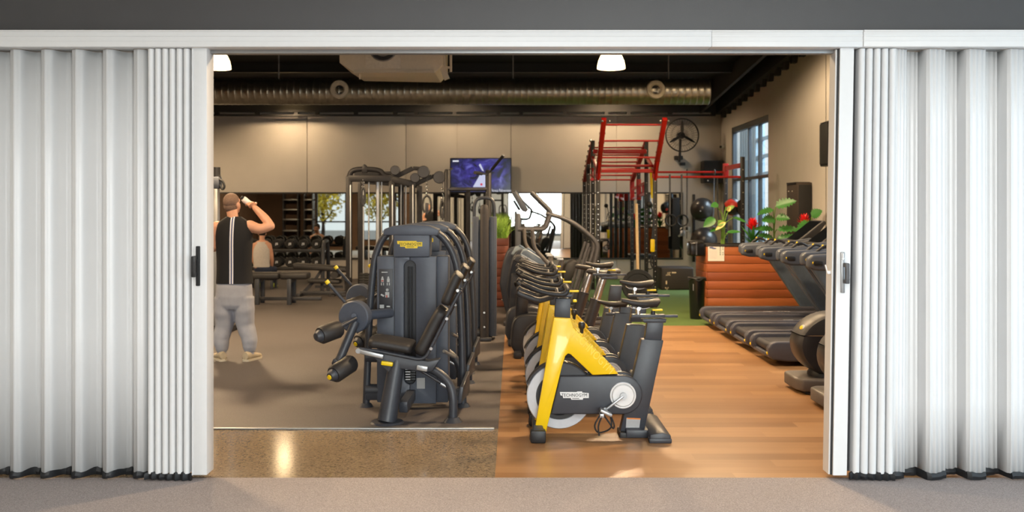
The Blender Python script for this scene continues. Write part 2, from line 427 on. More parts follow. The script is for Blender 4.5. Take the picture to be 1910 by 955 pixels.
# corrugated edge of the roof sheet stepping along the right wall
mb = MB(); y = 8
while y < 21.4:
    z = edgez(y + .2)
    mb.prism([(XR - .09, y, z + .05), (XR - .09, y + .13, z - .26), (XR - .09, y + .24, z - .26), (XR - .09, y + .37, z + .05)], (.09, 0, 0)); y += .48
mb.prism([(XR - .16, 5.9, edgez(5.9) - .13), (XR - .16, 14, edgez(14) - .13), (XR - .16, 21.5, edgez(21.5) - .13), (XR - .16, 21.5, roofz(21.5)), (XR - .16, 5.9, roofz(5.9))], (.15, 0, 0))
mb.prism([(XR - .55, 5.9, edgez(5.9) - .1), (XR - .55, 14, edgez(14) - .1), (XR - .55, 21.5, edgez(21.5) - .1), (XR - .55, 21.5, roofz(21.5)), (XR - .55, 5.9, roofz(5.9))], (.07, 0, 0))
struct('trim_3', mb, MT['steel_dark'])
# open-web steel beam along the head of the back wall
mb = MB(); y = 21.35
mb.span((XL, y - .06, 3.92), (XR - .2, y + .06, 4.14)); mb.span((XL, y + .02, 4.1), (XR - .05, y + .06, 4.46)); mb.span((XL, y - .06, 3.83), (XR - .2, y + .06, 3.865))
for px in (330, 405, 480, 553, 592, 664, 737, 776, 848, 930, 972, 1053, 1131, 1172, 1250, 1330): mb.box((qx(px, y), y, 3.9), (.09, .1, .12))
struct('beam_9', mb, MT['steel_dark'])
# ------------------------------------------------------------------ folding doors
def lean(x, z):
    px = x * F / 5.6 + CX
    k = max(0, min(1, (1730 - px) / 150)) if px > 1400 else 0
    return -.045 * k * (1 - z / 2.63)
def sheet(prof, z0, z1, nz=6):
    return [[V((x + lean(x, z0 + (z1 - z0) * i / nz), y, z0 + (z1 - z0) * i / nz)) for x, y in prof] for i in range(nz + 1)]
def solid(o, t):
    md = o.modifiers.new('thickness', 'SOLIDIFY'); md.thickness = t; md.offset = 0
TOP, BOT = 2.625, .042
def X(px): return (px - CX) * 5.58 / F
def fold(d, px, w):
    x = X(px); mb = MB(); n = 7
    pr = [(x - w / 2, YD + .07)] + [(x - w / 2 * math.cos(math.pi * i / n), YD - .07 - .5 * w * math.sin(math.pi * i / n)) for i in range(n + 1)] + [(x + w / 2, YD + .07)]
    mb.rings([[V((a + lean(a, z), b, z)) for a, b in pr] for z in (BOT, .9, 1.8, TOP)])
    d.part('curtain_fold', mb, MT['vinyl_rib'], ang=60)
def seal(d, prof, name='bottom_seal'):
    mb = MB(); rs = []
    for i, (x, y) in enumerate(prof):
        zt = BOT + .004 + .006 * math.sin(i * .9) ; zb = .002 + .004 * (1 + math.sin(i * .37 + 1)) ; x += lean(x, 0)
        rs.append([V((x, y - .014, zb)), V((x, y - .02, (zt + zb) / 2)), V((x, y - .009, zt)), V((x, y + .012, zt)), V((x, y + .012, zb))])
    mb.rings(rs); d.part(name, mb, MT['black_rubber'])
# left door: soft rounded pleats
d1 = T('door_1', 'white pleated folding door closing off the opening beside the drinking man', 'door', (X(150), YD, 0), kind='structure')
prof = []
for i in range(0, 841):
    px = -425 + 705 * i / 840; ph = 2 * math.pi * (px - 30) / 57.5
    y = YD - .005 - .055 * math.tanh(1.15 * math.cos(ph)) / math.tanh(1.15) - .0025 * math.cos(6 * ph)
    prof.append((X(px), y))
o = d1.part('pleated_curtain', MB().grid(sheet(prof, BOT, TOP, 3)), MT['vinyl'], ang=80); solid(o, .005)
seal(d1, prof[::4])
for k in range(6): fold(d1, 285.5 + 13.2 * k, .0355)
mb = MB().span((X(278), YD - .02, BOT), (X(362), YD + .06, TOP)); d1.part('fold_backing', mb, M('grey vinyl hinge', (52, 52, 54), .7))  # dark colour paints the shade in the gaps between the folds
seal(d1, [(X(276 + 86 * i / 12), YD - .085 + .02 * (i % 2)) for i in range(13)])
mb = MB().span((X(361.5), YD - .075, .03), (X(389.5), YD + .055, TOP + .01), .006)
mb.span((X(361.5), YD - .08, .03), (X(364.5), YD + .04, TOP), .003)
lp = d1.part('lead_post', mb, MT['white_alu'])
def handle(d, lp, px, plate, grip, side, z0, z1, g0, g1):
    c = lean(X(px), (z0 + z1) / 2); x = X(px) + c
    mb = MB().span((x - .012, YD - .088, z0), (x + .012, YD - .07, z1), .004)
    h = d.part('handle_plate', mb, plate, under=lp)
    gx = x + side * .012
    mb = MB().span((gx - .013, YD - .135, g0), (gx + .013, YD - .112, g1), .006)
    for z in (g0 + .012, g1 - .012): mb.span((gx - .011, YD - .125, z - .012), (gx + .011, YD - .08, z + .012), .004)
    n = 14
    for i in range(n):
        z = g0 + .03 + (g1 - g0 - .06) * i / (n - 1); mb.box((gx, YD - .136, z), (.022, .005, .006), Euler((0, R(25), 0)), .001)
    d.part('handle_grip', mb, grip, under=lp)
handle(d1, lp, 373.5, MT['blackmatt'], MT['black'], -1, qz(533, 5.55), qz(459, 5.55), qz(516, 5.55), qz(477, 5.55))
# right door: crisp facets
d2 = T('door_2', 'white pleated folding door with faceted panels beside the treadmills', 'door', (X(1730), YD, 0), kind='structure')
key = [(1662, -.075), (1667, -.082), (1690, -.055), (1692, .012), (1723, .03), (1725, -.07), (1730, -.082), (1762, -.055), (1764, .012), (1797, .03), (1799, -.07), (1804, -.082), (1837, -.055), (1839, .012), (1873, .03), (1875, -.07), (1880, -.082), (1914, -.055), (1916, .012), (1948, .03), (1950, -.07)]
for b0 in (1950, 2025, 2100, 2175): key += [(b0 + 5, -.082), (b0 + 38, -.055), (b0 + 40, .012), (b0 + 73, .03), (b0 + 75, -.07)]
prof = []
for (a, ya), (b, yb) in zip(key, key[1:]):
    n = max(1, int((b - a) / 1.5))
    for i in range(n):
        t = i / n; px = a + (b - a) * t; y = ya + (yb - ya) * t
        if b - a > 8: y -= .0035 * math.cos(t * 6 * math.pi) + .006 * math.sin(math.pi * t)
        prof.append((X(px), YD + y + .01))
o = d2.part('pleated_curtain', MB().grid(sheet(prof, BOT, TOP, 6)), MT['vinyl'], ang=25); solid(o, .005)
seal(d2, prof[::4])
for k in range(5): fold(d2, 1604 + 14.3 * k, .0385)
mb = MB(); pr = [(X(1588), YD - .02), (X(1668), YD - .02), (X(1668), YD + .06), (X(1588), YD + .06)]
mb.rings([[V((a + lean(a, z), b, z)) for a, b in pr] for z in (BOT, .9, 1.8, TOP)]); d2.part('fold_backing', mb, bpy.data.materials['grey vinyl hinge'])  # same darkened backing puts shade between the right door's folds
seal(d2, [(X(1592 + 76 * i / 12), YD - .085 + .02 * (i % 2)) for i in range(13)])
def leanbox(x0, x1, ya, yb, z0, z1):
    mb = MB(); mb.rings([[V((a + lean((x0 + x1) / 2, z), b, z)) for a, b in ((x0, ya), (x1, ya), (x1, yb), (x0, yb))] for z in (z0, .9, 1.8, z1)]); return mb
lp = d2.part('lead_post', leanbox(X(1563.5), X(1589), YD - .075, YD + .055, .03, TOP + .01), MT['white_alu'])
d2.part('post_gasket', leanbox(X(1560.5), X(1563.4), YD - .06, YD + .05, .03, TOP), MT['black_rubber'], under=lp)
d2.part('jamb_strip', leanbox(X(1557.5), X(1560.4), YD - .05, YD + .05, .03, TOP), MT['white_alu'], under=lp)
handle(d2, lp, 1574.5, MT['grey_alu'], M('dark grey grip', (74, 74, 76), .5), 1, qz(546, 5.55), qz(470, 5.55), qz(528, 5.55), qz(490, 5.55))
x = X(1573) + lean(X(1573), 1.4)
d2.part('latch_arrow', MB().span((x - .004, YD - .098, qz(482, 5.5)), (x + .004, YD - .084, qz(473, 5.5)), .002).prism([(x - .009, YD - .097, qz(482, 5.5)), (x + .009, YD - .097, qz(482, 5.5)), (x, YD - .097, qz(486, 5.5))], (0, .012, 0)), MT['white'], under=lp)
x = X(1555) + lean(X(1558), 1.3)
d2.part('latch_hook', MB().span((x - .012, YD - .03, qz(511, 5.6)), (x + .014, YD - .01, qz(505, 5.6)), .003).beam((x - .01, YD - .02, qz(508, 5.6)), (x - .022, YD - .02, qz(494, 5.6)), .012, .006), MT['white'], under=lp)
# head track
mb = MB(); zt = [2.628, 2.725]
for i, (a, b, dy) in enumerate(((-440, 1322, 0), (1322, 1600, .002), (1600, 2360, -.004))):
    mb.span((X(a), 5.49 + dy, zt[0]), (X(b) - .001, 5.60, zt[1] + (.004 if i == 2 else 0)), .003)
    for z in (2.66, 2.69): mb.span((X(a), 5.486 + dy, z), (X(b) - .001, 5.5, z + (.001 if i == 0 else .008)))
    mb.span((X(a), 5.482 + dy, 2.718), (X(b) - .001, 5.51, 2.728), .002)
struct('trim_4', mb, MT['white_alu'])
mb = MB().span((OX0, 5.58, 2.628), (OX1, 5.7, 2.74), .003); mb.span((X(390), 5.6, 2.607), (X(1558), 5.66, 2.63), .002); struct('trim_5', mb, MT['grey_alu'])

# two yellow-green trees outside the gym's front windows (they show in the mirror)
def tree(x, y, h, lab, seed):
    t = T('tree', lab, 'tree', (x, y, -.06), 'trees outside the front windows'); rn = random.Random(seed)
    mb = MB().tube(spline([(x, y, -.06), (x + .05, y, h * .3), (x - .03, y + .04, h * .62)], 4), [.09] * 4 + [.07] * 4 + [.05], 10)
    for k in range(5):
        a = 2.4 * k; mb.tube([(x, y, h * (.3 + .06 * k)), (x + .5 * math.cos(a), y + .5 * math.sin(a), h * (.5 + .07 * k))], [.04, .015], 8)
    t.part('trunk', mb, MT['soil']); bmx = bmesh.new()
    for k in range(900):
        u = V((rn.gauss(0, 1), rn.gauss(0, 1), rn.gauss(0, 1))).normalized() * rn.random() ** .45; c = V((x + u.x * 1.0, y + u.y * 1.0, h * .68 + u.z * h * .36)); d = V((rn.gauss(0, 1), rn.gauss(0, 1), rn.gauss(0, 1))).normalized(); e = d.orthogonal().normalized(); s = rn.uniform(.05, .1)
        bmx.faces.new([bmx.verts.new(p) for p in (c - d * s * 1.5, c + e * s * .7, c + d * s * 1.5, c - e * s * .7)])
    mb = MB(); mb.bm.free(); mb.bm = bmx; t.part('crown', mb, M('yellow green leaves', (196, 182, 60), .5, var=.3, scale=8))
tree(-8.6, 2.2, 3.2, 'yellow-leaved tree outside the front window, seen in the mirror nearest the dumbbells', 1); tree(-6.2, 1.2, 3.4, 'yellow-leaved tree outside the front window, seen in the mirror behind the cable station', 2)

# pale shelving against the dark front wall (shows in the mirror above the dumbbells)
for x0, x1, lab in ((-9.35, -8.72, 'grey open shelving seen in the mirror above the dumbbells, the one nearer the drinking man'), (-8.5, -8.12, 'narrow grey open shelving seen in the mirror right beside the bright window')):
    t = T('open_shelving', lab, 'shelving', ((x0 + x1) / 2, 6.1, 0), 'open shelving units')
    for z in (.25, .75, 1.2, 1.6, 2.0): t.part('shelf', MB().span((x0, 5.9, z), (x1, 6.3, z + .05), .004), MT['silver'])
    for x in (x0, x1 - .04): t.part('side_panel', MB().span((x, 5.9, 0), (x + .04, 6.3, 2.3), .004), MT['char3'])
# ------------------------------------------------------------------ spin bikes
def P2(pts, Y): return [q(x, y, Y) for x, y in pts]
BY = 6.66
def make_bike():
    B = BY
    t = T('spin_bike', 'yellow and charcoal spin bike at the front of the row, side logo in full view', 'exercise bike', (.6, B, 0), 'yellow spin bikes in a row')
    p = lambda x, y, d=0: q(x, y, B) + V((0, d, 0))
    ex = lambda pts, d: [p(x, y, d) for x, y in pts]
    blade = [(1032, 589), (1063, 591), (1068, 608), (1151, 693), (1103, 695), (1063, 657), (1058, 655), (1053, 660), (1047, 679), (1016, 806), (995, 806)]
    mb = MB()
    mb.prism(ex(blade, -.105), (0, .045, 0), .007); mb.prism(ex(blade, .06), (0, .045, 0), .007)
    mb.prism(ex([(1032.5, 590), (1063, 592), (1068, 609), (1150, 693), (1105, 694), (1064, 652), (1052, 643), (1022, 643)], -.06), (0, .12, 0), .004)
    fr = t.part('frame', mb, MT['yellow'])
    mb = MB().text('TECHNOGYM', p(1103, 652, -.1065), .085, xdir=V((p(1150, 699) - p(1068, 613))), ydir=V((0, 0, 1)) * 1 + V((p(1150, 699) - p(1068, 613))).normalized() * .65, depth=.0012, width=.40)
    # raised lettering follows the beam
    t.part('embossed_lettering', mb, M('pale yellow relief', (246, 212, 60), .3), under=fr)
    # wheel
    c = p(1043, 738); mb = MB()
    mb.m(0).lathe([(.168, -.018), (.172, -.026), (.232, -.026), (.238, -.018), (.238, .018), (.232, .026), (.172, .026), (.168, .018), (.168, -.018)], c, (0, 1, 0), 56, cap=False)
    mb.m(1).lathe([(.0, -.012), (.13, -.012), (.14, -.02), (.172, -.02), (.172, .02), (.14, .02), (.13, .012), (0, .012)], c, (0, 1, 0), 48)
    w = t.part('flywheel', mb, [MT['paleg'], MT['black']])
    mb = MB(); n = 22; rs = []
    for i in range(n + 1):
        a = R(158 - 128 * i / n); u = V((math.cos(a), 0, math.sin(a)))
        rs.append([c + u * r + V((0, d, 0)) for r, d in ((.245, -.05), (.256, -.052), (.256, .052), (.245, .05))])
    mb.rings(rs)
    mb.prism([c + V((math.cos(R(a)), -.05, math.sin(R(a)))) * 1.0 * 1 if False else c + V((math.cos(R(a)) * .246, -.055, math.sin(R(a)) * .246)) for a in range(5, 112, 8)] + [c + V((-.05, -.055, .16)), c + V((.2, -.055, .02))], (0, .012, 0))
    t.part('wheel_guard', mb, MT['char3'])
    mb = MB(); arc = [(1159 + 36 * math.cos(R(a)), 731.5 - 36 * math.sin(R(a))) for a in range(90, -91, -10)]
    gp = [(1043, 697)] + [(x, y) for x, y in arc] + [(1026, 767.5)]
    mb.prism(ex(gp, -.1), (0, .05, 0), .012, 3); mb.prism(ex(gp, .05), (0, .05, 0), .012, 3)
    g = t.part('belt_guard', mb, MT['char'])
    mb = MB().m(0).prism(ex([(1043, 726), (1074, 726), (1075, 725), (1084, 725), (1084, 727), (1096, 728), (1096, 737), (1086, 737), (1085, 740), (1064, 740), (1063, 737), (1049, 737), (1048, 733), (1044, 732)], -.103), (0, .004, 0))
    mb.m(1).text('TECHNOGYM', p(1069.5, 732, -.1035), .034, width=.185); mb.box(p(1072, 737.6, -.1035), (.05, .002, .004))
    t.part('side_logo', mb, [MT['white'], MT['ink']], under=g, label='white logo plate')
    mb = MB().lathe([(0, -.012), (.074, -.012), (.08, -.004), (.08, .01), (0, .01)], p(1159, 732.5, -.1), (0, 1, 0), 40); mb.ring(p(1159, 732.5, -.099), .088, .007, n=40)
    t.part('crank_disc', mb.m(1), [MT['white'], MT['black']])
    mb = MB().ring(p(1159, 732.5, -.1015), .094, .004, n=18, k=6, a0=-120, a1=-55); t.part('disc_marking', mb, MT['paleg'], under=g)
    def crank(d, s, e, nm):
        a, b = p(*s, d), p(*e, d); mb = MB().beam(a, b, .016, .034, (0, 1, 0), .005); mb.cyl(a + V((0, -.012, 0)), a + V((0, .012, 0)), .024); mb.cyl(b + V((0, -.012, 0)), b + V((0, .012, 0)), .019)
        k = t.part('crank_arm', mb, MT['silver'])
        s_ = -1 if d < 0 else 1; c = b + V((0, s_ * .065, 0))
        mb = MB().m(0).box(c, (.09, .08, .022), Euler((0, R(25), 0)), .006); mb.cyl(b, c, .009); mb.box(c + V((-.03, 0, -.02)), (.03, .07, .03), None, .004)
        mb.m(1)
        for k_, (dx, dz) in enumerate(((.05, -.11), (-.05, -.14))):
            mb.tube(spline([c + V((-.03, -.02, 0)), c + V((dx - .03, -.03, dz * .6)), c + V((dx, -.02, dz)), c + V((dx * .2 + .05, .02, dz * .8)), c + V((.03, .03, -.01))], 5), .006, 6)
        mb.tube(spline([c + V((-.03, -.03, -.02)), c + V((-.055, -.03, -.09)), c + V((-.05, -.03, -.16))], 5), .006, 6)
        t.part('pedal', mb, [MT['silver'], MT['black_rubber']], under=k)
    crank(-.125, (1159, 732), (1125, 758), 'a'); crank(.125, (1159, 732), (1193, 706), 'b')
    mb = MB().prism(ex([(1195, 631), (1236, 633), (1200, 803), (1155, 803)], -.045), (0, .09, 0), .008); t.part('rear_post', mb, MT['char'])
    mb = MB().prism(ex([(1167, 777), (1193, 778), (1191, 795), (1166, 795)], -.0465), (0, .003, 0)); mb.m(1).prism(ex([(1168, 776.5), (1193, 777.5), (1193, 780), (1168, 779)], -.0468), (0, .002, 0)); t.part('spec_plate', mb, [MT['grey_alu'], M('orange strip', (214, 130, 60), .5)])
    mb = MB().prism(ex([(1153, 801), (1204, 803), (1216, 803), (1214, 817), (1153, 816)], -.09), (0, .18, 0), .012)
    t.part('rear_base', mb, MT['black'])
    x1 = qx(1252, 6.42); mb = MB().prism([(x1 - .15, 6.42, 0), (x1, 6.42, 0), (x1, 6.42, .055), (x1 - .06, 6.42, .075), (x1 - .15, 6.42, .06)], (0, .62, 0), .012)
    for y in (6.42, 6.97): mb.box((x1 - .075, y + .035, .016), (.16, .08, .034), None, .008)
    mb.prism([(x1 - .3, 6.56, 0), (x1 - .1, 6.56, 0), (x1 - .1, 6.56, .06), (x1 - .3, 6.56, .06)], (0, .2, 0), .01)
    t.part('rear_stabilizer', mb, MT['char'])
    x0 = qx(1004, 6.45); mb = MB().box((x0, 6.7, .06), (.075, .52, .07), None, .012); t.part('front_stabilizer', mb, MT['char'])
    for y in (6.45, 6.95):
        mb = MB().box((x0 - .002, y, .045), (.11, .085, .09), None, .014); mb.cyl((x0 - .03, y - .02, .03), (x0 - .03, y + .05, .03), .032)
        t.part('foot', mb, MT['black'])
    # handlebar unit
    hp = MB().prism(ex([(1036, 556), (1064, 556), (1063, 594), (1034, 592)], -.04), (0, .08, 0), .006)
    hb = t.part('handlebar_post', hp, MT['char'])
    mb = MB(); z = lambda x, y, d: q(x, y, B) + V((0, d, 0))
    for s in (-1, 1):
        d = s * .2
        path = [z(1055, 533 + 0, 0), z(1056, 536, d * .98), z(1052, 546, d), z(1012, 542, d), z(983, 530, d * .82), z(975, 527, d * .55)]
        mb.tube(fillet(path, [.03, .05, .05, .08, .05, 0]), .017, 12)
    mb.tube([z(1055, 533, -.02), z(1055, 533, .02)], .0175, 12)
    for s in (-1, 1): mb.cyl(z(1040, 548, s * .02), z(1040, 543, s * .19), .012)
    t.part('handlebar', mb, MT['black_rubber'], under=hb)
    mb = MB()
    for s in (-1, 1):
        mb.tube(fillet([z(1030, 552, s * .06), z(1003, 557, s * .17), z(972, 545, s * .19), z(966, 541, s * .185)], .04), .021, 12)
    t.part('forward_grip', mb, MT['uphol'], under=hb)
    mb = MB().box(z(1046, 551, 0), (.17, .07, .022), None, .006); t.part('handlebar_slide', mb, MT['char'], under=hb)
    def tab(x, y, u):
        mb = MB().m(0).cyl(z(x - 8, y + 9, 0), z(x - 8, y + 2, 0), .016); mb.m(1).box(z(x, y, 0), (.075, .03, .014), None, .004); t.part('adjust_lever', mb, [MT['black'], MT['yellow_badge']], under=u, label='yellow adjusting lever')
    tab(1070, 543, hb)
    mb = MB().box(z(1072, 561, -.0), (.03, .03, .02), None, .005); t.part('post_clip', mb, MT['yellow_badge'], under=hb)
    mb = MB().m(0).lathe([(0, -.03), (.012, -.03), (.014, 0), (.024, .012), (.026, .04), (.02, .052), (0, .055)], z(1085, 614, 0), (0, 0, 1), 16); mb.m(1).cyl(z(1085, 632, 0), z(1085, 614, 0), .008)
    t.part('resistance_knob', mb, [MT['black'], MT['yellow']])
    # saddle unit
    sp = t.part('seat_post', MB().prism(ex([(1207, 594), (1237, 594), (1233, 634), (1201, 634)], -.035), (0, .07, 0), .006), MT['char'])
    mb = MB().span(z(1177, 592, -.03), z(1240, 586, .03), .005); mb.span(z(1236, 592, -.014), z(1264, 587, .014), .003); mb.prism(ex([(1196, 594), (1242, 594), (1240, 601), (1200, 601)], -.04), (0, .08, 0), .004)
    sl = t.part('seat_slide', mb, MT['char'], under=sp)
    mb = MB(); nseg = 14; rs = []
    for i in range(nseg + 1):
        u = i / nseg; px = 1159 + 70 * u
        w = .022 + .06 * max(0, (u - .35) / .65) ** 1.3 if u > .35 else .022
        if u < .06: w *= .6
        if u > .93: w *= .8
        top = 558 - 2.5 * math.sin(u * math.pi * 1.6 + 2.2) ; th = (.028 + .035 * u) * (1 if u < .93 else .6)
        cc = z(px, top, 0); cc.z -= th / 2
        rs.append([cc + V((0, w * math.cos(2 * math.pi * j / 14), th / 2 * (1 if math.sin(2 * math.pi * j / 14) > 0 else 1.25) * math.sin(2 * math.pi * j / 14))) for j in range(14)])
    mb.rings(rs); sd = t.part('saddle', mb, MT['uphol'], under=sp)
    mb = MB().cyl(z(1190, 588, 0), z(1190, 572, 0), .017); mb.cyl(z(1190, 575, -.04), z(1190, 575, .04), .014)
    for s in (-1, 1): mb.tube(fillet([z(1172, 570, s * .012), z(1180, 575, s * .022), z(1205, 575, s * .022), z(1216, 570, s * .03)], .03), .005, 6)
    t.part('saddle_clamp', mb, MT['chrome'], under=sp)
    tab(1226, 578, sp)
    return t
bike = make_bike()
kd = {k.name.split('.')[0]: k for k in kids(bike.o)}
for i, (y, lab, sx, sz, hz) in enumerate(((7.5, 'second yellow spin bike, just behind the one showing its side logo', .085, .04, -.0), (8.35, 'third yellow spin bike back in the row, between two others', -.02, -.09, .03), (9.2, 'last yellow spin bike of the row, in front of the silver-posted bikes', -.06, .09, .02))):
    o = dup(bike.o, (.6, y, 0), lab)
    for k in kids(o):
        b = k.name.split('.')[0]
        if b == 'seat_post':
            for c in kids(k): c.location = V((sx, 0, sz))
            k.location = V((0, 0, min(sz, .03)))
        if b == 'handlebar_post':
            k.location = V((0, 0, min(hz, .025)))
# ------------------------------------------------------------------ leg extension machines
def make_legext():
    t = T('leg_extension_machine', 'charcoal leg extension machine with a logo crest, nearest the grey floor strip', 'gym machine', (-1.0, 7.5, 0), 'leg extension machines')
    # frame hoop with feet
    Yf = 7.62; mb = MB()
    hoop = [q(683, 756, Yf), q(690, 560, Yf), q(700, 470, Yf), q(722, 430, Yf), q(760, 424, Yf), q(815, 427, Yf), q(852, 478, Yf), q(861, 600, Yf), q(864, 760, Yf)]
    hoop[0].z = .03; hoop[-1].z = .03
    mb.tube(fillet(hoop, [0, .3, .12, .14, .2, .22, .2, .3, 0]), .03, 14)
    mb.beam((hoop[0].x, Yf, .11), (hoop[-1].x, Yf, .11), .09, .1, bev=.01)
    mb.cyl((hoop[0].x, Yf, .14), (hoop[0].x + .2, Yf, .14), .05); mb.cyl((hoop[0].x, Yf, .42), (hoop[0].x + .2, Yf, .42), .05)
    for h in (hoop[0], hoop[-1]): mb.cyl((h.x, Yf, 0), (h.x, Yf, .03), .06, .04)
    t.part('frame_hoop', mb, MT['char'])
    # weight stack shroud
    Y = 7.55; mb = MB()
    zb, zt = qz(752, Y), qz(478, Y); zz = lambda z: z
    def slab(x0, x1, y0, y1, z0, z1, bev=.012): mb.span((qx(x0, Y), y0, z0), (qx(x1, Y), y1, z1), bev)
    slab(702, 738, Y + .02, Y + .2, zb, zt - .0); slab(812, 836, Y + .02, Y + .2, zb, zt)
    sx0, sx1, s0, s1 = 754, 776, qz(716, Y), qz(486, Y)
    out = [(qx(736, Y), zb), (qx(814, Y), zb), (qx(814, Y), zt), (qx(736, Y), zt)]
    # front panel with a long rounded slot
    cx = (qx(sx0, Y) + qx(sx1, Y)) / 2; r = (qx(sx1, Y) - qx(sx0, Y)) / 2
    L = [(cx, s0)] + [(cx - r * math.sin(R(a)), s0 + r - r * math.cos(R(a))) for a in range(15, 91, 15)] + [(cx - r * math.cos(R(a)), s1 - r + r * math.sin(R(a))) for a in range(0, 91, 15)]
    left = [(qx(736, Y), zb), (cx, zb)] + L + [(cx, zt), (qx(736, Y), zt)]
    right = [(2 * cx - x, z) for x, z in left]; right = [(qx(814, Y) if abs(x - (2 * cx - qx(736, Y))) < 1e-5 else x, z) for x, z in right]
    mb.prism([(x, Y - .02, z) for x, z in left], (0, .05, 0), .008); mb.prism([(x, Y - .02, z) for x, z in right], (0, .05, 0), .008)
    sh = t.part('stack_shroud', mb, MT['char2'])
    mb = MB().span((cx - r - .02, Y + .05, s0 - .02), (cx + r + .02, Y + .12, s1 + .02)); t.part('slot_back', mb, MT['char3'], under=sh)
    mb = MB().cyl((cx - .012, Y + .02, s0 + .02), (cx - .012, Y + .02, s1 - .05), .008); mb.cyl((cx + .014, Y + .02, s0 + .02), (cx + .014, Y + .02, s1 - .05), .006); t.part('guide_rod', mb, MT['black'], under=sh)
    for i in range(9):
        z = s0 + .035 + i * .021; mb = MB().m(0).box((cx, Y + .025, z), (2 * r - .008, .03, .018), None, .002); mb.m(1).box((cx - .02, Y + .0092, z), (.04, .002, .008)); t.part('weight_plate', mb, [MT['black'], MT['white']], under=sh)
    mb = MB().cyl((cx, Y + .01, s0 + .23), (cx, Y + .01, s0 + .3), .009); t.part('selector_pin', mb, MT['black'], under=sh)
    # crest with logo
    mb = MB(); zc = [(733, 478), (733, 446), (727, 436), (722, 424), (735, 419.5), (765, 417.5), (800, 419), (820, 425), (817, 433), (805, 436), (803, 446), (803, 478)]
    mb.prism([q(x, y, Y) + V((0, -.06, 0)) for x, y in [(735, 479), (735, 432), (803, 432), (803, 479)]], (0, .2, 0), .015)
    mb.prism([q(x, y, Y) + V((0, -.075, 0)) for x, y in [(716, 438), (718, 427), (735, 421), (768, 418.5), (800, 420.5), (820, 428), (818, 439)]], (0, .23, 0), .012)
    cr = t.part('crest', mb, MT['char2'])
    e = Y - .0625; pl = [(742.5, 449), (778, 449), (779, 451), (789, 451), (789, 459), (780.5, 459), (780, 462.5), (758, 462.5), (757, 459.5), (748, 459.5), (747.5, 455), (743, 454.5)]
    k = (Y - .0) / 1
    mb = MB().m(0).prism([q(x, y, Y) + V((0, -.064, 0)) for x, y in pl], (0, .006, 0)); mb.m(1).text('TECHNOGYM', q(766.5, 455.2, Y) + V((0, -.0645, 0)), .036, width=.18); mb.box(q(767, 460, Y) + V((0, -.0645, 0)), (.06, .002, .004))
    t.part('logo_badge', mb, [MT['yellow_badge'], MT['ink']], under=cr, label='yellow logo badge')
    # instruction placard
    mb = MB().m(0).span(q(706.5, 577, Y) + V((0, .012, 0)), q(732, 502, Y) + V((0, .022, 0)), .001)
    pz = lambda x, y: q(x, y, Y) + V((0, .0105, 0))
    mb.m(1).box(pz(717, 508), (.05, .002, .008))
    for x in (713, 724): mb.ball(pz(x, 518), (.008, .002, .01)); mb.box(pz(x, 523), (.022, .002, .03)); mb.box(pz(x - 2, 530), (.007, .002, .022)); mb.box(pz(x + 2, 530), (.007, .002, .022))
    mb.ball(pz(722, 541), (.012, .002, .012)); mb.box(pz(722, 550), (.034, .002, .045)); mb.box(pz(713, 551), (.03, .002, .014), Euler((0, R(30), 0)))
    mb.box(pz(712, 572), (.036, .002, .03)); mb.box(pz(724, 572), (.03, .002, .012))
    mb.m(2).box(pz(713, 524), (.018, .0024, .012)); mb.box(pz(721, 553), (.012, .0024, .02))
    t.part('instruction_placard', mb, [MT['char3'], M('pale print', (176, 178, 176), .6), M('red print', (170, 80, 70), .6)], under=sh)
    mb = MB().span(q(778, 724, Y) + V((0, -.023, 0)), q(793, 704, Y) + V((0, -.019, 0))); t.part('spec_plate', mb, MT['grey_alu'], under=sh)
    # seat pedestal
    Ys = 7.12; a = q(722, 788, 7.05); a.z = .012; b = q(741, 672, Ys)
    mb = MB().tube([a, b], [.075, .062], 20); mb.lathe([(.0, 0), (.13, 0), (.12, .012), (.08, .014), (0, .014)], (a.x, a.y, 0), n=28)
    mb.beam(q(752, 760, 7.2), (qx(770, 7.6), 7.6, .12), .07, .09, bev=.01)
    t.part('pedestal', mb, MT['char'])
    mb = MB(); zs = Ys
    mb.prism([q(x, y, zs) + V((0, -.06, 0)) for x, y in [(690, 655), (720, 657), (800, 672), (822, 668), (808, 690), (795, 692), (745, 685), (740, 706)]], (0, .12, 0), .008)
    mb.tube(fillet([q(672, 648, zs) + V((0, -.07, 0)), q(705, 652, zs) + V((0, -.07, 0)), q(785, 668, zs) + V((0, -.07, 0)), q(797, 662, zs) + V((0, -.07, 0)), q(833, 590, zs) + V((0, -.07, 0)), q(860, 540, zs) + V((0, -.07, 0))], .03), .014, 10)
    mb.tube(fillet([q(785, 668, zs) + V((0, .07, 0)), q(797, 662, zs) + V((0, .07, 0)), q(833, 590, zs) + V((0, .07, 0)), q(860, 540, zs) + V((0, .07, 0))], .03), .014, 10)
    sf = t.part('seat_frame', mb, MT['char'])
    mb = MB().beam(q(674, 652, zs) + V((0, -.085, 0)), q(718, 662, zs) + V((0, -.085, 0)), .03, .034, bev=.006); mb.cyl(q(672, 651, zs) + V((0, -.1, 0)), q(672, 651, zs) + V((0, -.03, 0)), .02)
    t.part('seat_rail', mb, MT['silver'], under=sf)
    t.part('strut_clamp', MB().beam(q(779, 682, zs) + V((0, -.06, 0)), q(799, 686, zs) + V((0, -.06, 0)), .035, .04, bev=.006), MT['silver'], under=sf)
    mb = MB().beam(q(714, 673, zs) + V((0, -.09, 0)), q(736, 676, zs) + V((0, -.09, 0)), .03, .034, bev=.01); t.part('release_handle', mb, MT['yellow_badge'], under=sf, label='yellow release handle')
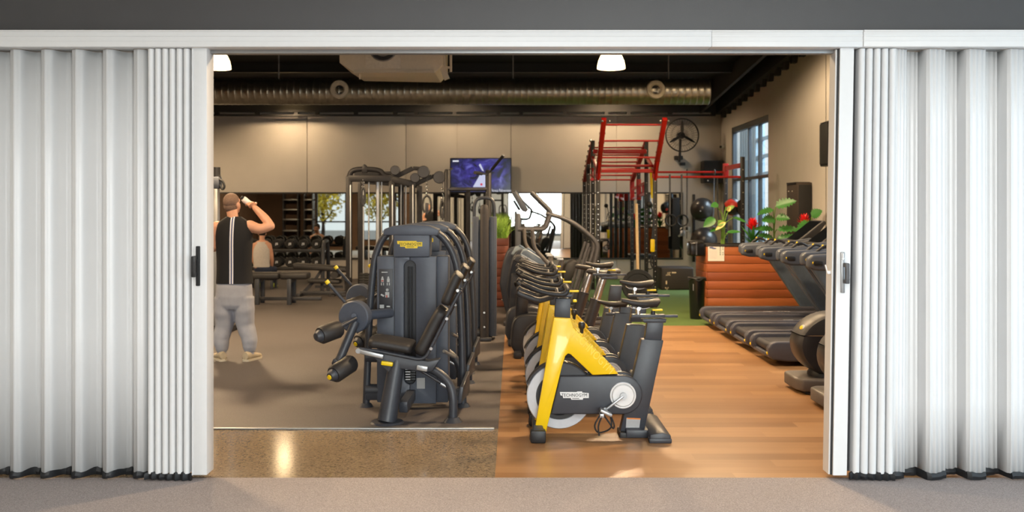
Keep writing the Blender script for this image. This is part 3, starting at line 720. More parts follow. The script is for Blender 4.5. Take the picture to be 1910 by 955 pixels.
    # cushions
    def pad(pts, w, th, name, yc):
        # slab following a bent centre line, width along Y
        pts = [V(p) for p in pts]; rs = []
        sp = spline(pts, 5); n = len(sp)
        for i, c in enumerate(sp):
            tg = (sp[min(i + 1, n - 1)] - sp[max(i - 1, 0)]).normalized(); nr = V((-tg.z, 0, tg.x)); k = .75 if i in (0, n - 1) else (.93 if i in (1, n - 2) else 1)
            ring = []
            for j in range(20):
                aa = 2 * math.pi * j / 20; ca, sa = math.cos(aa), math.sin(aa); e = .45
                ring.append(c + V((0, 1, 0)) * (w / 2 * k * abs(ca) ** e * (1 if ca > 0 else -1)) + nr * (th / 2 * k * abs(sa) ** .7 * (1 if sa > 0 else -1)))
            rs.append(ring)
        mb = MB().rings(rs); return mb
    o7 = lambda x, y: q(x, y, 7.2)
    t.part('seat', pad([o7(692, 635), o7(715, 637), o7(750, 643), o7(772, 647)], .36, .085, 's', 7.2), MT['uphol'])
    bk = t.part('backrest', pad([o7(783, 657), o7(797, 632), o7(814, 598), o7(828, 574)], .34, .1, 'b', 7.2), MT['uphol'])
    t.part('head_cushion', pad([o7(831, 566), o7(841, 543), o7(852, 518), o7(858, 510)], .3, .085, 'h', 7.2), MT['uphol'], under=bk)
    for x, y in ((855, 540), (835, 592), (806, 647)): t.part('back_bolt', MB().cyl(q(x, y, 7.12) + V((0, -.1, 0)), q(x, y, 7.12) + V((0, -.06, 0)), .012), MT['chrome'], under=bk)
    # curved rear leg of the seat
    mb = MB(); lg = [q(792, 686, 7.15), q(812, 690, 7.13), q(838, 712, 7.1), q(846, 740, 7.08), q(845, 786, 7.08)]; lg[-1].z = .03
    mb.tube(fillet(lg, [0, .08, .12, .1, 0]), .034, 14); mb.cyl((lg[-1].x, lg[-1].y, 0), (lg[-1].x, lg[-1].y, .035), .075, .045, 24)
    mb.prism([(qx(853, 7.1), 7.12, .13), (qx(866, 7.3), 7.6, .12), (qx(866, 7.3), 7.6, .3), (qx(857, 7.1), 7.12, .26)], (.03, 0, 0), .006)
    t.part('rear_leg', mb, MT['char'])
    mb = MB().m(0).cyl(q(778, 687, 7.1), q(832, 720, 7.1), .011); mb.m(1).cyl(q(822, 715, 7.1), q(834, 722, 7.1), .014)
    t.part('gas_strut', mb, [MT['char3'], MT['silver']])
    t.part('side_pin', MB().cyl(q(828, 655, 7.35), q(848, 666, 7.5), .013), MT['silver'])
    # cam disc, lever, swing arm and rollers
    c = q(663, 590, 7.3); mb = MB().lathe([(0, -.05), (.118, -.05), (.128, -.04), (.128, .03), (.11, .05), (0, .05)], c, (0.25, 1, 0), 40); mb.cyl(c + V((0, -.07, .01)), c + V((0, -.04, .01)), .022)
    mb.cyl(c, c + V((.25, .25, 0)), .04)
    cd = t.part('cam_disc', mb, MT['char2'])
    mb = MB().m(0).cyl(q(643, 563, 7.25), q(612, 528, 7.2), .013); mb.m(1).cyl(q(613, 529, 7.2), q(608.5, 523.5, 7.2), .017)
    t.part('start_lever', mb, [MT['char'], MT['yellow_badge']], under=cd)
    mb = MB().cyl(q(663, 600, 7.22), q(633, 672, 7.15), .034); mb.cyl(q(664, 594, 7.2), q(630, 612, 7.05), .016); mb.box(q(630, 676, 7.15), (.08, .08, .05), Euler((0, R(20), 0)), .012)
    sa = t.part('swing_arm', mb, MT['char'])
    mb = MB().prism([q(x, y, 7.16) for x, y in [(635, 668), (655, 664), (661, 672), (659, 690), (652, 680), (640, 676)]], (0, .03, 0), .004); t.part('roller_bracket', mb, MT['silver'], under=sa)
    def roller(a, b, tip, nm):
        a, b = V(a), V(b); d = (b - a).normalized(); mb = MB()
        mb.m(0).tube([a, a + d * .015, b - d * .02, b], [.06, .07, .07, .06], 24)
        mb.m(1).lathe([(0, -.045), (.03, -.04), (.045, -.02), (.05, .0), (.05, .02), (0, .02)], a, d, 24)
        if tip: mb.m(2).lathe([(0, -.052), (.018, -.05), (.02, -.03), (0, -.03)], a, d, 16)
        return t.part('leg_roller', mb, [MT['uphol'], MT['char'], MT['yellow_badge']], under=sa)
    roller(q(597, 626, 6.98), q(633, 613, 7.12), False, ''); roller(q(622, 699, 6.93), q(657, 676, 7.1), True, '')
    return t
lg = make_legext()
l2 = dup(lg.o, (-1.0, 8.52, 0), 'second charcoal leg extension machine, standing directly behind the logo-crested front one')
for k in kids(l2):
    if k.name.startswith('cam_disc'): k.location = V((-.13, .0, .05))
    if k.name.startswith('swing_arm'): k.location = V((.02, 0, .1))
l3 = dup(lg.o, (-.99, 9.56, 0), 'third charcoal leg extension machine, last of the row before the tall shrouded column')
# ------------------------------------------------------------------ treadmills
def make_treadmill():
    Y0 = 9.93; t = T('treadmill', '', 'treadmill', (3.75, Y0, 0), 'treadmills side by side along the right')
    w = .39; x0, x1 = 2.67, 4.84
    prof = [(x0 + .04, .07), (x0, .11), (x0 - .005, .19), (x0 + .035, .245), (x0 + .09, .258), (4.3, .258), (x1, .27), (x1, .06), (x0 + .2, .05)]
    mb = MB()
    for s in (-1, 1):
        mb.prism([(x, Y0 + s * w - (.1 if s > 0 else 0), z) for x, z in prof], (0, .1, 0), .02, 3)
    mb.span((x0 + .14, Y0 - w + .05, .08), (x1, Y0 + w - .05, .17)); mb.span((x0 + .02, Y0 - w + .06, .075), (x0 + .08, Y0 + w - .06, .12), .02)
    dk = t.part('deck', mb, M('slate moulded deck', (68, 69, 80), .45))
    mb = MB(); mb.box((3.45, Y0 - w + .045, .2585), (.12, .02, .003)); [mb.box((3.6 + .045 * k_, Y0 - w + .045, .2585), (.03, .026, .003)) for k_ in range(4)]
    t.part('deck_marking', mb, MT['paleg'], under=dk)
    mb = MB().span((x0 + .1, Y0 - w + .09, .165), (4.4, Y0 + w - .09, .215), .012); mb.cyl((x0 + .09, Y0 - w + .095, .17), (x0 + .09, Y0 + w - .095, .17), .048, n=24); t.part('running_belt', mb, M('dark running belt', (46, 47, 55), .5))
    for s in (-1, 1):
        mb = MB().lathe([(0, -.012), (.013, -.01), (.018, 0), (0, .004)], (x0 + .002, Y0 + s * (w - .05), .135), (1, 0, 0), 16); t.part('rear_marker', mb, MT['yellow_badge'], under=dk)
    for s in (-1, 1):
        mb = MB().cyl((x0 + .5, Y0 + s * .3, 0), (x0 + .5, Y0 + s * .3, .07), .04); mb.cyl((x1 - .2, Y0 + s * .3, 0), (x1 - .2, Y0 + s * .3, .07), .04); t.part('foot', mb, MT['black'])
    # motor cover and slanting uprights
    mb = MB().prism([(4.3, Y0 - w + .06, .2), (4.42, Y0 - w + .06, .33), (4.8, Y0 - w + .06, .35), (4.84, Y0 - w + .06, .2)], (0, 2 * w - .12, 0), .03, 3); t.part('motor_cover', mb, MT['char3'])
    for s in (-1, 1):
        y = Y0 + s * (w + .0); mb = MB().prism([(4.14, y - .05, .22), (4.44, y - .05, .22), (3.92, y - .05, .98), (3.62, y - .05, .98)], (0, .1, 0), .03, 3); t.part('upright', mb, M('satin blue grey upright', (92, 104, 120), .3) if s < 0 else bpy.data.materials['satin blue grey upright'])  # blue in the base colour stands for reflected window light
    # arms
    for s in (-1, 1):
        y = Y0 + s * .3; dx = 0 if s < 0 else .12; mb = MB()
        mb.prism([(3.1 + dx, y - .06, 1.03), (3.1 + dx, y - .06, 1.13), (3.14 + dx, y - .06, 1.165), (3.6, y - .06, 1.185), (4.06, y - .06, 1.26), (4.1, y - .06, 1.0), (3.6, y - .06, .99), (3.2 + dx, y - .06, 1.0)], (0, .12, 0), .025, 3)
        a = t.part('arm', mb, MT['char2'])
        mb = MB().m(0).box((3.2 + dx, y - .062, 1.08), (.09, .02, .05), None, .01); mb.m(1).ball((3.143 + dx, y - .058, 1.085), (.008, .01, .014)); t.part('arm_cap', mb, [MT['black'], MT['yellow_badge']], under=a)
        mb = MB().m(0).tube(fillet([(3.4, y, 1.17), (3.5, y, 1.25), (3.6, y, 1.2)], .05), .016, 8); mb.m(1).ball((3.47, y, 1.235), (.012, .012, .018)); t.part('speed_stick', mb, [MT['char3'], MT['yellow_badge']], under=a)
    mb = MB().tube(fillet([(3.98, Y0 - w + .03, 1.16), (3.78, Y0 - .3, 1.2), (3.78, Y0 + .3, 1.2), (3.98, Y0 + w - .03, 1.16)], .12), .02, 10); t.part('front_rail', mb, MT['black_rubber'])
    mb = MB().prism([(3.86, Y0 - w + .02, 1.18), (4.1, Y0 - w + .02, 1.24), (4.12, Y0 - w + .02, 1.05), (3.95, Y0 - w + .02, 1.06)], (0, 2 * w - .04, 0), .03, 3)
    mb.prism([(3.86, Y0 - .28, 1.2), (4.24, Y0 - .28, 1.5), (4.28, Y0 - .28, 1.46), (4.08, Y0 - .28, 1.2)], (0, .56, 0), .02, 3)
    cs = t.part('console', mb, MT['char3'])
    mb = MB().prism([(3.885, Y0 - .24, 1.226), (4.21, Y0 - .24, 1.482), (4.214, Y0 - .24, 1.477), (3.889, Y0 - .24, 1.221)], (0, .48, 0)); t.part('screen', mb, M('dark glossy screen', (18, 20, 24), .1), under=cs)
    return t
tm = make_treadmill()
TL = ['treadmill with its rear end nearest the two rounded trainer shells', 'second treadmill in, between the one by the rounded shells and the third', 'third treadmill in, second from the bin and timber planter', 'treadmill deepest in the row, beside the black bin and timber planter']
tm.o['label'] = TL[0]
for i in (1, 2, 3): dup(tm.o, (3.75, 9.93 + .93 * i, 0), TL[i])
# ------------------------------------------------------------------ rounded cross trainers
def make_trainer():
    Y0 = 8.3; t = T('cross_trainer', '', 'cross trainer', (2.9, Y0, 0), 'rounded cross trainers beside the door post')
    xc, zc = 2.92, .425
    def body(z0, z1, mat, nm, flat):
        mb = MB(); rs = []; n = 40
        for d, k in ((-.17, .86), (-.165, .93), (-.13, 1.0), (.13, 1.0), (.165, .93), (.17, .86)):
            ring = []
            for j in range(n):
                a = 2 * math.pi * j / n; x = xc + .36 * k * math.cos(a) * 1.02; z = zc + .29 * k * math.sin(a)
                ring.append(V((x, Y0 + d, min(max(z, z0), z1))))
            rs.append(ring)
        mb.rings(rs); return t.part(nm, mb, mat)
    body(.13, .515, MT['char3'], 'lower_shell', 0); body(.522, .9, MT['char3'], 'upper_shell', 0)
    mb = MB()
    rs = []
    for d, k in ((-.172, .88), (-.13, 1.015), (.13, 1.015), (.172, .88)):
        ring = []
        for j in range(40):
            a = 2 * math.pi * j / 40; ring.append(V((xc + .367 * k * math.cos(a) , Y0 + d, zc + .108 + .006 * (1 if math.sin(a) > 0 else -1))) if False else V((xc + .36 * k * math.cos(R(19)) * math.cos(a), Y0 + d * 1.005, zc + .0935 + .004 * math.sin(a))))
        rs.append(ring)
    mb.rings(rs); t.part('seam_band', mb, M('tan seam', (170, 140, 110), .5))
    mb = MB().m(0).ball((xc - .30, Y0 - .05, zc + .15), (.02, .06, .032), Euler((0, R(35), 0))); mb.m(1).ball((xc - .312, Y0 - .05, zc + .153), (.012, .04, .022), Euler((0, R(35), 0))); t.part('badge', mb, [MT['paleg'], MT['yellow_badge']])
    mb = MB().prism([(2.56, Y0 - .22, .03), (2.52, Y0 - .12, .03), (2.52, Y0 + .2, .03), (2.58, Y0 + .26, .03), (3.0, Y0 + .26, .03), (3.0, Y0 - .26, .03), (2.75, Y0 - .26, .03)], (0, 0, .11), .02, 3)
    b = t.part('base_foot', mb, M('grey brown moulding', (92, 86, 82), .5))
    mb = MB().lathe([(.17, 0), (.17, .04), (.14, .08), (.14, .12)], (2.85, Y0, .13), n=28); t.part('swivel', mb, MT['black'], under=b)
    for x in (2.65, 2.95):
        for y in (-.18, .18): mb.cyl((x, Y0 + y, 0), (x, Y0 + y, .03), .03) if False else None
    mb = MB().span((2.6, Y0 - .18, 0), (2.96, Y0 + .18, .032), .005); t.part('rubber_pad', mb, MT['black_rubber'], under=b)
    # drive frame running away behind the door, pedals, mast and arms
    mb = MB().span((3.0, Y0 - .12, .03), (4.5, Y0 + .12, .14), .02); mb.cyl((4.45, Y0 - .3, .04), (4.45, Y0 + .3, .04), .04); mb.beam((4.25, Y0, .12), (4.4, Y0, 1.35), .12, .1, (0, 1, 0), .02); t.part('drive_frame', mb, MT['char3'])
    for s in (-1, 1):
        mb = MB().m(0).beam((3.1, Y0 + s * .2, .42), (4.2, Y0 + s * .2, .5), .05, .06, bev=.01); mb.m(1).box((3.6, Y0 + s * .2, .49), (.36, .15, .03), None, .01); t.part('pedal_arm', mb, [MT['char3'], MT['black_rubber']])
        mb = MB().tube(fillet([(4.2, Y0 + s * .24, .5), (4.3, Y0 + s * .26, 1.0), (4.05, Y0 + s * .26, 1.3), (4.0, Y0 + s * .24, 1.6)], .12), .018, 10); t.part('moving_handle', mb, MT['char'])
    mb = MB().box((4.36, Y0, 1.45), (.06, .4, .34), Euler((0, R(20), 0)), .02); t.part('console', mb, MT['black'])
    return t
ct = make_trainer(); ct.o['label'] = 'rounded dark cross trainer shell on a foot, the further back of the two'
dup(ct.o, (2.9, 7.55, 0), 'rounded dark cross trainer shell half hidden behind the white door post')
# ------------------------------------------------------------------ upright exercise bikes behind the spin bikes
def make_upright():
    Y0 = 10.3; t = T('upright_bike', 'upright exercise bike with a shiny silver seat post, behind the last spin bike', 'exercise bike', (.6, Y0, 0), 'upright bikes with silver seat posts')
    p = lambda x, y, d=0: q(x, y, Y0) + V((0, d, 0))
    # dark rounded drive housing on the left, low
    mb = MB(); pl = [(952, 640), (956, 600), (972, 585), (1010, 585), (1050, 600), (1085, 612), (1098, 632), (1085, 648), (1030, 655), (985, 668), (965, 662)]
    pl = [(a.x, a.y) for a in spline([V((x, y, 0)) for x, y in pl + pl[:1]], 4)[:-1]]
    mb.prism([p(x, y, -.13) for x, y in pl], (0, .26, 0), .03, 3); bd = t.part('drive_housing', mb, MT['char3'])
    mb = MB().lathe([(0, -.01), (.11, -.01), (.12, 0), (.12, .02), (0, .02)], p(1060, 628, -.14), (0, 1, 0), 32); t.part('crank_disc', mb, MT['black'], under=bd)
    for s in (-1, 1):
        mb = MB().m(0).beam(p(1060, 628, s * .16), p(1060 + s * 22, 628 - s * 12, s * .17), .03, .04, (0, 1, 0), .006); mb.m(1).box(p(1060 + s * 22, 628 - s * 12, s * .23), (.1, .1, .03), None, .01); t.part('pedal', mb, [MT['char'], MT['black_rubber']])
    mb = MB().span((p(958, 0).x, Y0 - .28, 0), (p(958, 0).x + .09, Y0 + .28, .07), .02); mb.span((p(1128, 0).x, Y0 - .28, 0), (p(1128, 0).x + .09, Y0 + .28, .07), .02); mb.span((p(958, 0).x, Y0 - .05, .02), (p(1130, 0).x, Y0 + .05, .1), .02); mb.prism([p(x, y, -.05) for x, y in [(970, 655), (1000, 640), (1000, 655), (972, 667)]], (0, .1, 0))
    mb.beam(p(1000, 620), V((p(965, 0).x, Y0, .05)), .12, .1, (0, 1, 0)); mb.beam(p(1090, 630), V((p(1128, 0).x, Y0, .05)), .12, .1, (0, 1, 0))
    t.part('base', mb, MT['char3'])
    mb = MB().cyl(p(1090, 630), p(1111, 562), .066, n=22); mb.cyl(p(1111, 562), p(1112, 558), .07); t.part('post_sleeve', mb, MT['char3'])
    sp = t.part('seat_post', MB().cyl(p(1110, 566), p(1126, 516), .045, n=20), MT['chrome'])
    mb = MB(); rs = []
    for i in range(13):
        u = i / 12; px = 1094 + 62 * u; w = .03 + .1 * max(0, (u - .25) / .75) ** .8; w *= .7 if i in (0, 12) else 1; th = .05 + .02 * u; th *= .6 if i in (0, 12) else 1
        cc = p(px, 508 - 2 * math.cos(u * 6))
        rs.append([cc + V((0, w * math.cos(2 * math.pi * j / 14), th * .6 * math.sin(2 * math.pi * j / 14))) for j in range(14)])
    t.part('saddle', MB().rings(rs), MT['uphol'], under=sp)
    # console mast, screen and curved grips
    mb = MB().prism([p(x, y, -.07) for x, y in [(960, 600), (985, 590), (985, 520), (965, 520)]], (0, .14, 0), .02); ms = t.part('mast', mb, MT['char3'])
    mb = MB().m(0).prism([p(x, y, -.22) for x, y in [(968, 492), (975, 484), (985, 483), (1030, 510), (1028, 518), (1010, 516)]], (0, .44, 0), .015, 3); mb.m(1).prism([p(x, y, -.19) for x, y in [(984, 482.5), (1029, 509), (1030, 508), (985, 481.5)]], (0, .38, 0)); t.part('console', mb, [MT['char3'], M('glassy blue grey screen', (86, 100, 116), .35)], under=ms)
    for s in (-1, 1):
        mb = MB().tube(fillet([p(988, 530, s * .2), p(1000, 560, s * .24), p(1018, 552, s * .26), p(968, 545, s * .25)], .05), .02, 10) if False else MB().tube(fillet([p(975, 545, s * .05), p(972, 535, s * .2), p(1008, 540, s * .25), p(1040, 548, s * .25), p(1046, 532, s * .25)], .05), .02, 10)
        t.part('grip', mb, MT['black_rubber'], under=ms)
    return t
ub = make_upright()
o = dup(ub.o, (.53, 11.2, 0), 'upright exercise bike with a silver seat post, in front of the two arm trainers')
def make_arm_trainer():
    Y0 = 12.2; t = T('arm_trainer', '', 'cross trainer', (.6, Y0, 0), 'dark trainers with curved tubes')
    p = lambda x, y, d=0: q(x, y, Y0) + V((0, d, 0))
    mb = MB(); pl = [(944, 540), (950, 500), (962, 470), (985, 468), (1000, 490), (1030, 500), (1060, 540), (1050, 600), (1000, 612), (962, 608)]
    pl = [(a.x, a.y) for a in spline([V((x, y, 0)) for x, y in pl + pl[:1]], 4)[:-1]]
    mb.prism([p(x, y, -.15) for x, y in pl], (0, .3, 0), .04, 3); bd = t.part('body_shell', mb, M('dark navy moulding', (34, 38, 48), .45))
    mb = MB().span((p(952, 0).x, Y0 - .3, 0), (p(1150, 0).x, Y0 + .3, .06), .02); mb.span((p(970, 0).x, Y0 - .12, .05), (p(1050, 0).x, Y0 + .12, .2), .02); t.part('base', mb, MT['char3'])
    mb = MB().m(0).prism([p(x, y, -.2) for x, y in [(966, 480), (974, 466), (984, 464), (1040, 500), (1036, 510), (1015, 506)]], (0, .4, 0), .02, 3); mb.m(1).prism([p(x, y, -.17) for x, y in [(983, 463.5), (1039, 499.5), (1040, 498), (985, 462)]], (0, .34, 0)); t.part('console', mb, [M('blue grey moulding', (104, 116, 128), .4), bpy.data.materials['glassy blue grey screen']], under=bd)
    for s in (-1, 1):
        mb = MB().tube(fillet([p(993, 430, s * .22), p(995, 462, s * .24), p(1012, 480, s * .25), p(1030, 500, s * .25), p(1044, 503, s * .25), p(1048, 482, s * .24)], .1), .024, 10); h = t.part('moving_handle', mb, M('bronze grey tube', (84, 79, 75), .4) if s < 0 else bpy.data.materials['bronze grey tube'])
        mb = MB().box(p(1043, 482, s * .24), (.09, .06, .03), None, .01); t.part('handle_tip', mb, MT['silver'], under=h)
        mb = MB().m(0).beam(p(1010, 600, s * .2), p(1120, 590, s * .2), .05, .05, bev=.01); mb.m(1).box(p(1080, 588, s * .2), (.34, .15, .03), None, .01); t.part('pedal_arm', mb, [MT['char3'], MT['black_rubber']])
    return t
at = make_arm_trainer(); at.o['label'] = 'dark arm trainer with curved bronze tubes, nearer one in front of the tall stair climber'
dup(at.o, (.5, 13.15, 0), 'dark arm trainer with curved tubes, further one right in front of the stair climber')
# ------------------------------------------------------------------ stair climber
Y0 = 14.4; t = T('stair_climber', 'tall stair climber with arched grey handrails and a tilted console', 'stair climber', (.6, Y0, 0))
p = lambda x, y, d=0: q(x, y, Y0) + V((0, d, 0))
rail = M('warm grey rail', (66, 65, 68), .45)
for s in (-1, 1):
    mb = MB(); d = s * .33
    mb.tube(fillet([p(966, 427, d), p(1016, 427, d), p(1027, 395, d), p(991, 359, d)], [0, .08, .06, 0]), .034, 12)
    mb.tube(fillet([p(1019, 398, d), p(1065, 411, d), p(1113, 452, d), p(1108, 478, d), p(1088, 560, d)], [.1, .25, .15, .2, 0]), .034, 12)
    mb.tube([p(1104, 462, d), p(1075, 560, d)], .026, 10)
    mb.tube([p(1095, 452, d), p(1062, 560, d)], .026, 10)
    t.part('handrail', mb, rail)
mb = MB()
for s in (-1, 1): mb.beam(p(966, 398, s * .3), V((p(966, 0).x, Y0 + s * .3, .0)), .09, .09, (0, 1, 0), .02)
mb.cyl(p(966, 427, -.33), p(966, 427, .33), .03); t.part('front_mast', mb, MT['char'])
mb = MB().m(0).prism([p(x, y, -.26) for x, y in [(954, 360), (962, 355), (985, 391), (981, 396), (974, 394)]], (0, .52, 0), .012, 3); mb.m(1).prism([p(x, y, -.23) for x, y in [(963, 355.5), (985.5, 390), (986, 389.5), (963.5, 355)]], (0, .46, 0)); t.part('console', mb, [MT['char'], bpy.data.materials['glassy blue grey screen']])
mb = MB().prism([p(x, y, -.3) for x, y in [(962, 572), (962, 470), (985, 465), (1010, 490), (1095, 560), (1100, 584), (962, 584)]], (0, .1, 0), .02); mb.prism([p(x, y, .2) for x, y in [(962, 572), (962, 470), (985, 465), (1010, 490), (1095, 560), (1100, 584), (962, 584)]], (0, .1, 0), .02); t.part('side_cover', mb, MT['char3'])
for i in range(4):
    a = p(1005 + 24 * i, 500 + 20 * i); mb = MB().box(a + V((.05, 0, 0)), (.24, .4, .04), None, .01); mb.box(a + V((-.06, 0, -.09)), (.03, .4, .17)); t.part('step', mb, MT['black_rubber'])
# ------------------------------------------------------------------ recumbent chair back seen beyond the bikes
Y0 = 15.4; t = T('recumbent_bike', 'recumbent exercise bike with a dark padded seat back, beside the climber rails', 'exercise bike', (1.0, Y0, 0))
p = lambda x, y, d=0: q(x, y, Y0) + V((0, d, 0))
mb = MB().prism([p(x, y, -.2) for x, y in [(1048, 508), (1054, 490), (1066, 483), (1078, 486), (1079, 498), (1058, 530), (1050, 530)]], (0, .4, 0), .03, 3); t.part('backrest', mb, MT['uphol'])
mb = MB().box(p(1045, 535), (.4, .4, .09), Euler((0, R(-6), 0)), .03); t.part('seat', mb, MT['uphol'])
mb = MB().span((p(1000, 0).x, Y0 - .07, .05), (p(1090, 0).x, Y0 + .07, .16), .02); mb.beam(p(1045, 540), V((p(1045, 0).x, Y0, .1)), .12, .12, (0, 1, 0), .02); mb.span((p(1085, 0).x, Y0 - .3, 0), (p(1090, 0).x, Y0 + .3, .07), .01); mb.span((p(1000, 0).x, Y0 - .3, 0), (p(1006, 0).x, Y0 + .3, .07), .01); mb.prism([p(x, y, -.1) for x, y in [(995, 575), (998, 530), (1020, 525), (1035, 545), (1030, 575)]], (0, .2, 0), .03); t.part('frame', mb, MT['char3'])
# ------------------------------------------------------------------ tall shrouded column
Y0 = 11.5; t = T('pulley_column', 'tall rounded charcoal pulley column with flat side shrouds, in front of the grass planter', 'gym machine', (qx(903, Y0), Y0, 0))
p = lambda x, y, d=0: q(x, y, Y0) + V((0, d, 0))
z0 = lambda v: V((v.x, v.y, .0))
mb = MB().tube([V((p(904, 0).x, Y0 - .08, .0)), p(904, 392, -.08), p(904, 384, -.06)], [.055, .055, .045], 20); cp = t.part('round_post', mb, M('dark post', (54, 51, 52), .5, spec=.3))
for z in (.18, .36):
    mb = MB().cyl((p(904, 0).x, Y0 - .145, z), (p(904, 0).x, Y0 - .13, z), .012); t.part('post_bolt', mb, MT['bolt'], under=cp)
mb = MB().tube(fillet([p(884.5, 420, .0), p(884.5, 372, 0), p(904, 368, 0), p(922, 372, 0), p(922, 420, 0)], [0, .14, .1, .14, 0]), .022, 12); t.part('arch_tube', mb, MT['char'])
mb = MB().span((p(881, 0).x, Y0 - .05, .07), (p(893, 0).x, Y0 + .25, qz(404, Y0)), .012); mb.span((p(913, 0).x, Y0 - .05, .05), (p(926, 0).x, Y0 + .25, qz(404, Y0)), .012); mb.span((p(890, 0).x, Y0 + .02, .05), (p(915, 0).x, Y0 + .2, qz(410, Y0)))
for x in (884, 889, 917, 922): mb.span((p(x, 0).x - .006, Y0 - .058, .08), (p(x, 0).x + .006, Y0 - .04, qz(408, Y0)), .003)
t.part('shroud', mb, MT['char2'])
mb = MB().cyl((p(872, 0).x, Y0, .09), (p(895, 0).x, Y0, .09), .075); mb.cyl((p(868, 0).x, Y0 - .02, .09), (p(873, 0).x, Y0 - .02, .09), .088); mb.span((p(884, 0).x, Y0 - .16, 0), (p(917, 0).x, Y0 + .2, .045), .01); t.part('base', mb, MT['char3'])
# ------------------------------------------------------------------ pull-up frame
Y0 = 13.2; t = T('pull_up_frame', 'thick dark tube pull-up frame with angled handles, in front of the television', 'pull-up frame', (qx(875, Y0), Y0, 0))
p = lambda x, y, d=0: q(x, y, Y0) + V((0, d, 0))
mb = MB()
for x, yt in ((834.5, 317), (911, 318)): mb.tube([V((p(x, 0).x, Y0, 0)), p(x, yt + 2), p(x, yt - 1)], [.045, .045, .03], 16)
up = t.part('upright', mb, MT['blackframe'])
mb = MB().tube([V((p(871, 0).x, Y0 + .3, 0)), p(871, 356, .3), p(871, 351, .25)], [.035, .035, .03], 14); t.part('center_post', mb, MT['blackframe'])
mb = MB().tube(fillet([p(834, 353, -.02), p(906, 353, -.02), p(912, 350, .0)], .05), .026, 12); mb.cyl(p(871, 354, 0), p(871, 354, .3), .025); t.part('crossbar', mb, MT['char3'])
mb = MB().m(0).cyl(p(911, 324), p(940, 292, -.35), .016); mb.m(1).cyl(p(918, 316, -.08), p(940, 292, -.35), .022); mb.m(0).cyl(p(911, 325), p(893, 324, -.3), .015); mb.m(1).cyl(p(899, 325, -.2), p(888, 324, -.4), .024); t.part('pull_handle', mb, [MT['char'], MT['black_rubber']])
mb = MB().cyl(p(834, 322), p(840, 312, .35), .014); t.part('rear_handle', mb, MT['black_rubber'])
mb = MB().span((p(828, 0).x, Y0 - .08, 0), (p(918, 0).x, Y0 + .02, .06), .01); mb.span((p(865, 0).x, Y0, 0), (p(877, 0).x, Y0 + .4, .06), .01); t.part('base', mb, MT['char3'])
# ------------------------------------------------------------------ cable station
Y0 = 14.0; t = T('cable_station', 'black multi cable station with pulley arms and silver guide rods, left of the pull-up frame', 'gym machine', (qx(725, Y0), Y0, 0))
p = lambda x, y, d=0: q(x, y, Y0) + V((0, d, 0))
def post(x, yt, d, r=.05):
    a = p(x, yt, d); return MB().span((a.x - r, a.y - r, 0), (a.x + r, a.y + r, a.z), .012)
for x, yt, d in ((651, 329, 0), (663, 332, .5), (731, 326, 0), (739, 336, .6), (769, 341, 0), (776, 345, .5)): t.part('upright', post(x, yt, d, .043), MT['blackframe'])
mb = MB().tube(fillet([p(651, 331), p(656, 317), p(680, 315), p(710, 317), p(716, 328), p(731, 330)], [0, .1, .05, .12, .08, 0]), .04, 12)
mb.beam(p(651, 333), p(731, 333), .09, .1, bev=.015); mb.beam(p(655, 322, .3), p(725, 322, .3), .06, .06); mb.beam(p(731, 334), p(776, 345), .09, .1, bev=.015); mb.beam(p(663, 336, .5), p(776, 345, .5), .06, .08)
mb.prism([p(x, y, -.04) for x, y in [(675, 323), (676, 308), (680, 306), (684, 309), (686, 322)]], (0, .08, 0), .01)
t.part('top_frame', mb, MT['blackframe']); mb = MB(); mb.span((p(648, 0).x, Y0 - .3, 0), (p(655, 0).x, Y0 + .7, .06), .01); mb.span((p(728, 0).x, Y0 - .3, 0), (p(735, 0).x, Y0 + .7, .06), .01); mb.span((p(766, 0).x, Y0 - .3, 0), (p(773, 0).x, Y0 + .7, .06), .01); mb.span((p(648, 0).x, Y0 + .2, 0), (p(776, 0).x, Y0 + .3, .07), .01)
t.part('base', mb, MT['blackframe'])
def arm(a, b, e, d1, d2):
    mb = MB().beam(a, b, .06, .07, bev=.012); mb.beam(b, e, .055, .06, bev=.012); ar = t.part('pulley_arm', mb, MT['blackframe'])
    for c, r in ((d1, .075), (d2, .095)):
        mb = MB().lathe([(0, -.03), (r - .01, -.03), (r, -.02), (r - .015, 0), (r, .02), (r - .01, .03), (0, .03)], c, (0, 1, 0), 28); t.part('pulley', mb, MT['char3'], under=ar)
arm(p(733, 332), p(770, 314), p(790, 315), p(738, 318, -.05), p(791, 321, -.06)); arm(p(772, 345), p(806, 329), p(832, 325), p(775, 332, -.05), p(820, 331, -.05))
mb = MB()
for x, d in ((676, .1), (686, .1), (701, .15), (703, .15), (745, .2), (754, .2), (710, .1)):
    mb.cyl((p(x, 0).x, Y0 + d, .25), p(x, 336, d), .012 if x not in (701, 703) else .022, n=10)
t.part('guide_rod', mb, MT['silver'])
for x, d in ((655, -.045), (733, -.045), (771, -.045)):
    mb = MB().span((p(x, 0).x - .01, Y0 + d - .006, .6), (p(x, 345).x + .006, Y0 + d, qz(345, Y0)), .002); t.part('height_scale', mb, MT['silver'])
for x, w in ((681, .2), (707, .16), (750, .2)):
    mb = MB(); a = p(x, 0)
    for k in range(14): mb.box((a.x, Y0 + .14, .12 + k * .04), (w, .12, .036), None, .004)
    t.part('weight_stack', mb, MT['blackmatt'])
